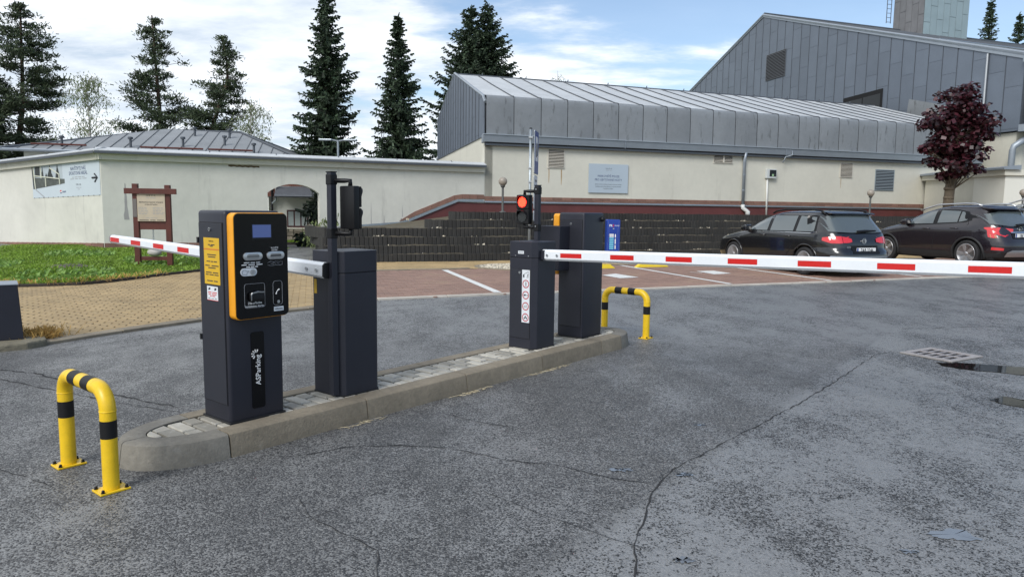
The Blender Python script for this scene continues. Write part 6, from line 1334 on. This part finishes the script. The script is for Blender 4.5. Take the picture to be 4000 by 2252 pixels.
estate=dict(L=4.56,n=5.5,r=.315,arch=.365,wheels=(.93,3.565),track=.80,trim=TRIM,trimz=.20,
 slices=[(.17,4.38,.16,.80),(.24,4.50,.05,.86),(.36,4.56,.0,.885),(.50,4.56,.0,.895),(.58,4.54,.03,.898),(.62,4.52,.09,.898),(.70,4.45,.10,.90),(.76,4.30,.11,.898),(.82,4.02,.13,.893),(.88,3.74,.16,.886),(.93,3.50,.18,.875),(.98,3.34,.21,.855),(1.06,3.16,.28,.825),(1.16,2.94,.37,.785),(1.26,2.68,.46,.745),(1.34,2.42,.53,.705),(1.39,2.20,.57,.665),(1.425,1.95,.62,.60),(1.445,1.70,.72,.50),(1.455,1.45,.90,.30)],
 dlo=[(.66,.97,.99),(.74,.955,1.335),(1.0,.95,1.35),(2.0,.945,1.345),(2.45,.94,1.27),(2.95,.935,1.08),(3.2,.93,.96)],
 windows=[[(.72,1.00,1.03),(.78,.985,1.305),(1.27,.98,1.33)],[(1.37,.98,1.33),(2.17,.97,1.325)],[(2.28,.97,1.315),(2.5,.97,1.235),(2.86,.965,1.08),(3.08,.96,.985)]],
 chrome=[(.66,.985),(.78,.950),(1.6,.945),(2.4,.940),(3.15,.925)],
 rwin0=[(-.80,.97,1.33),(-.4,.955,1.40),(.4,.955,1.40),(.80,.97,1.33)],rwin=[(-.74,1.0,1.31),(-.35,.98,1.375),(.35,.98,1.375),(.74,1.0,1.31)],
 fwin=[(-.70,.96,1.25),(-.3,.97,1.36),(.3,.97,1.36),(.70,.96,1.25)],
 tails=[([(.16,.745,.895),(.30,.755,.89),(.46,.80,.865)],[(.76,.745,.895),(.62,.745,.90),(.56,.75,.90)],TAIL,'tail_light'),(None,[(.55,.755,.895),(.42,.76,.875),(.33,.78,.845)],TAIL,'tail_light')],
 lines=[[(1.32,.98),(1.28,.75),(1.42,.55),(1.55,.40)],[(2.22,.96),(2.20,.60),(2.24,.30)],[(3.22,.93),(3.25,.60),(3.2,.33)],[(3.2,.30),(2.2,.28),(1.4,.28)],[(.30,.80),(1.0,.815),(2.2,.825),(3.6,.815)]],
 handles=[(1.52,.86),(2.42,.855)],spo=(.50,1.405,.60),plate=(0,.60),reg='7AB 3246',badge=.80,br=.062,mark='vw',wip=.995,mirror=(3.0,1.0),
 rails=[(.62,.62,1.37),(.75,.62,1.45),(1.0,.625,1.475),(1.9,.63,1.475),(2.25,.64,1.43),(2.35,.645,1.38)],railm=BLACK,spokes=20,spw=(.008,.010),lip=.014,lipm=CARK,script='GOLF',
 rear_extra=[('plate_recess',[(-.36,.525,.70),(.36,.525,.70)],BLACK,.010),('bumper_shelf',[(-.78,.45,.475),(.78,.45,.475)],CHROME if 0 else GUT,.012)],
 side_extra=[('repeater_badge',[(3.30,.745,.765),(3.42,.745,.765)],CHROME,.006)])
cross=dict(L=4.28,n=4.6,r=.345,arch=.40,wheels=(.88,3.435),track=.79,trim=TRIM,trimz=.40,
 slices=[(.20,4.05,.26,.80),(.28,4.18,.10,.85),(.42,4.26,.02,.88),(.56,4.28,.0,.885),(.66,4.26,.02,.886),(.76,4.20,.06,.887),(.86,4.05,.11,.886),(.94,3.80,.14,.882),(1.0,3.55,.16,.872),(1.06,3.30,.18,.855),(1.12,3.12,.22,.832),(1.20,2.96,.30,.805),(1.30,2.74,.40,.765),(1.40,2.48,.48,.72),(1.48,2.22,.53,.675),(1.53,2.02,.56,.63),(1.57,1.80,.62,.55),(1.59,1.60,.74,.42),(1.60,1.40,.95,.25)],
 dlo=[(.86,1.20,1.24),(1.0,1.15,1.42),(1.3,1.12,1.475),(2.0,1.07,1.48),(2.4,1.045,1.38),(2.8,1.03,1.22),(3.12,1.02,1.06)],
 windows=[[(.98,1.20,1.26),(1.12,1.165,1.41),(1.20,1.155,1.43)],[(1.24,1.15,1.435),(1.82,1.115,1.455)],[(1.95,1.10,1.45),(2.15,1.095,1.41),(2.5,1.08,1.29),(2.68,1.075,1.21)],[(2.72,1.075,1.19),(2.95,1.06,1.09)]],
 chrome=None,
 rwin0=[(-.80,1.08,1.36),(-.4,1.03,1.47),(.4,1.03,1.47),(.80,1.08,1.36)],rwin=[(-.72,1.12,1.35),(-.35,1.07,1.44),(.35,1.07,1.44),(.72,1.12,1.35)],
 fwin=[(-.70,1.12,1.36),(-.3,1.12,1.50),(.3,1.12,1.50),(.70,1.12,1.36)],
 tails=[([(.12,.80,1.0),(.24,.86,1.035),(.38,.94,1.04),(.50,1.0,1.03)],[(.78,.79,.98),(.74,.77,.95),(.69,.775,.90)],TAIL,'tail_light'),(None,[(.76,.775,.86),(.70,.775,.85)],TAILC,'tail_light_clear')],
 lines=[[(.95,1.28),(.92,1.1),(1.10,.90),(1.22,.62)],[(1.88,1.09),(1.86,.8),(1.90,.42)],[(2.95,1.02),(2.98,.75),(2.92,.42)],[(2.92,.40),(1.9,.39),(1.25,.40)]],
 handles=[(1.28,.985),(2.12,.955)],spo=(.44,1.515,.62),plate=(0,.83),reg='1BE 295',badge=1.0,br=.062,mark='o',wip=1.09,mirror=(2.78,1.12),
 rails=[(.75,.60,1.575),(.92,.60,1.625),(1.2,.61,1.635),(2.0,.63,1.60),(2.35,.655,1.50),(2.5,.67,1.44)],railm=ALU,spokes=5,spw=(.030,.052),lip=.030,lipm=TRIM,
 rear_extra=[('chrome_bar',[(-.36,.905,.93),(.36,.905,.93)],CHROME,.02),('plate_recess',[(-.34,.76,.90),(.34,.76,.90)],BLACK,.010),('rear_reflector',[(.60,.46,.52),(.76,.47,.54)],TAIL,.012),('skid_plate',[(-.52,.30,.42),(-.40,.30,.47),(.40,.30,.47),(.52,.30,.42)],ALU,.016)])
HDG=R(-18.5); hv=Vector((math.sin(HDG),math.cos(HDG),0)); lv_=Vector((-hv.y,hv.x,0))
def carpos(wheel_xy,wx,track): # position of the rear left tyre's foot -> origin at the rear centre
    p=Vector((*wheel_xy,0)); return p-hv*wx-lv_*(track+.1)
p=carpos((6.60,16.25),.93,.80); car('black estate car parked behind the right boom',estate,(p.x,p.y,.03),HDG,CARK)
p=carpos((11.72,18.55),.88,.79); car('dark aubergine crossover with five-spoke wheels at the right',cross,(p.x,p.y,.09),HDG,CARP)
van=dict(cross); van['reg']=''
p=carpos((15.6,20.6),.88,.79); cv=car('silver car mostly outside the right edge of the picture',van,(p.x,p.y,.09),HDG,CARS); cv.scale=(1.08,1.05,1.13)
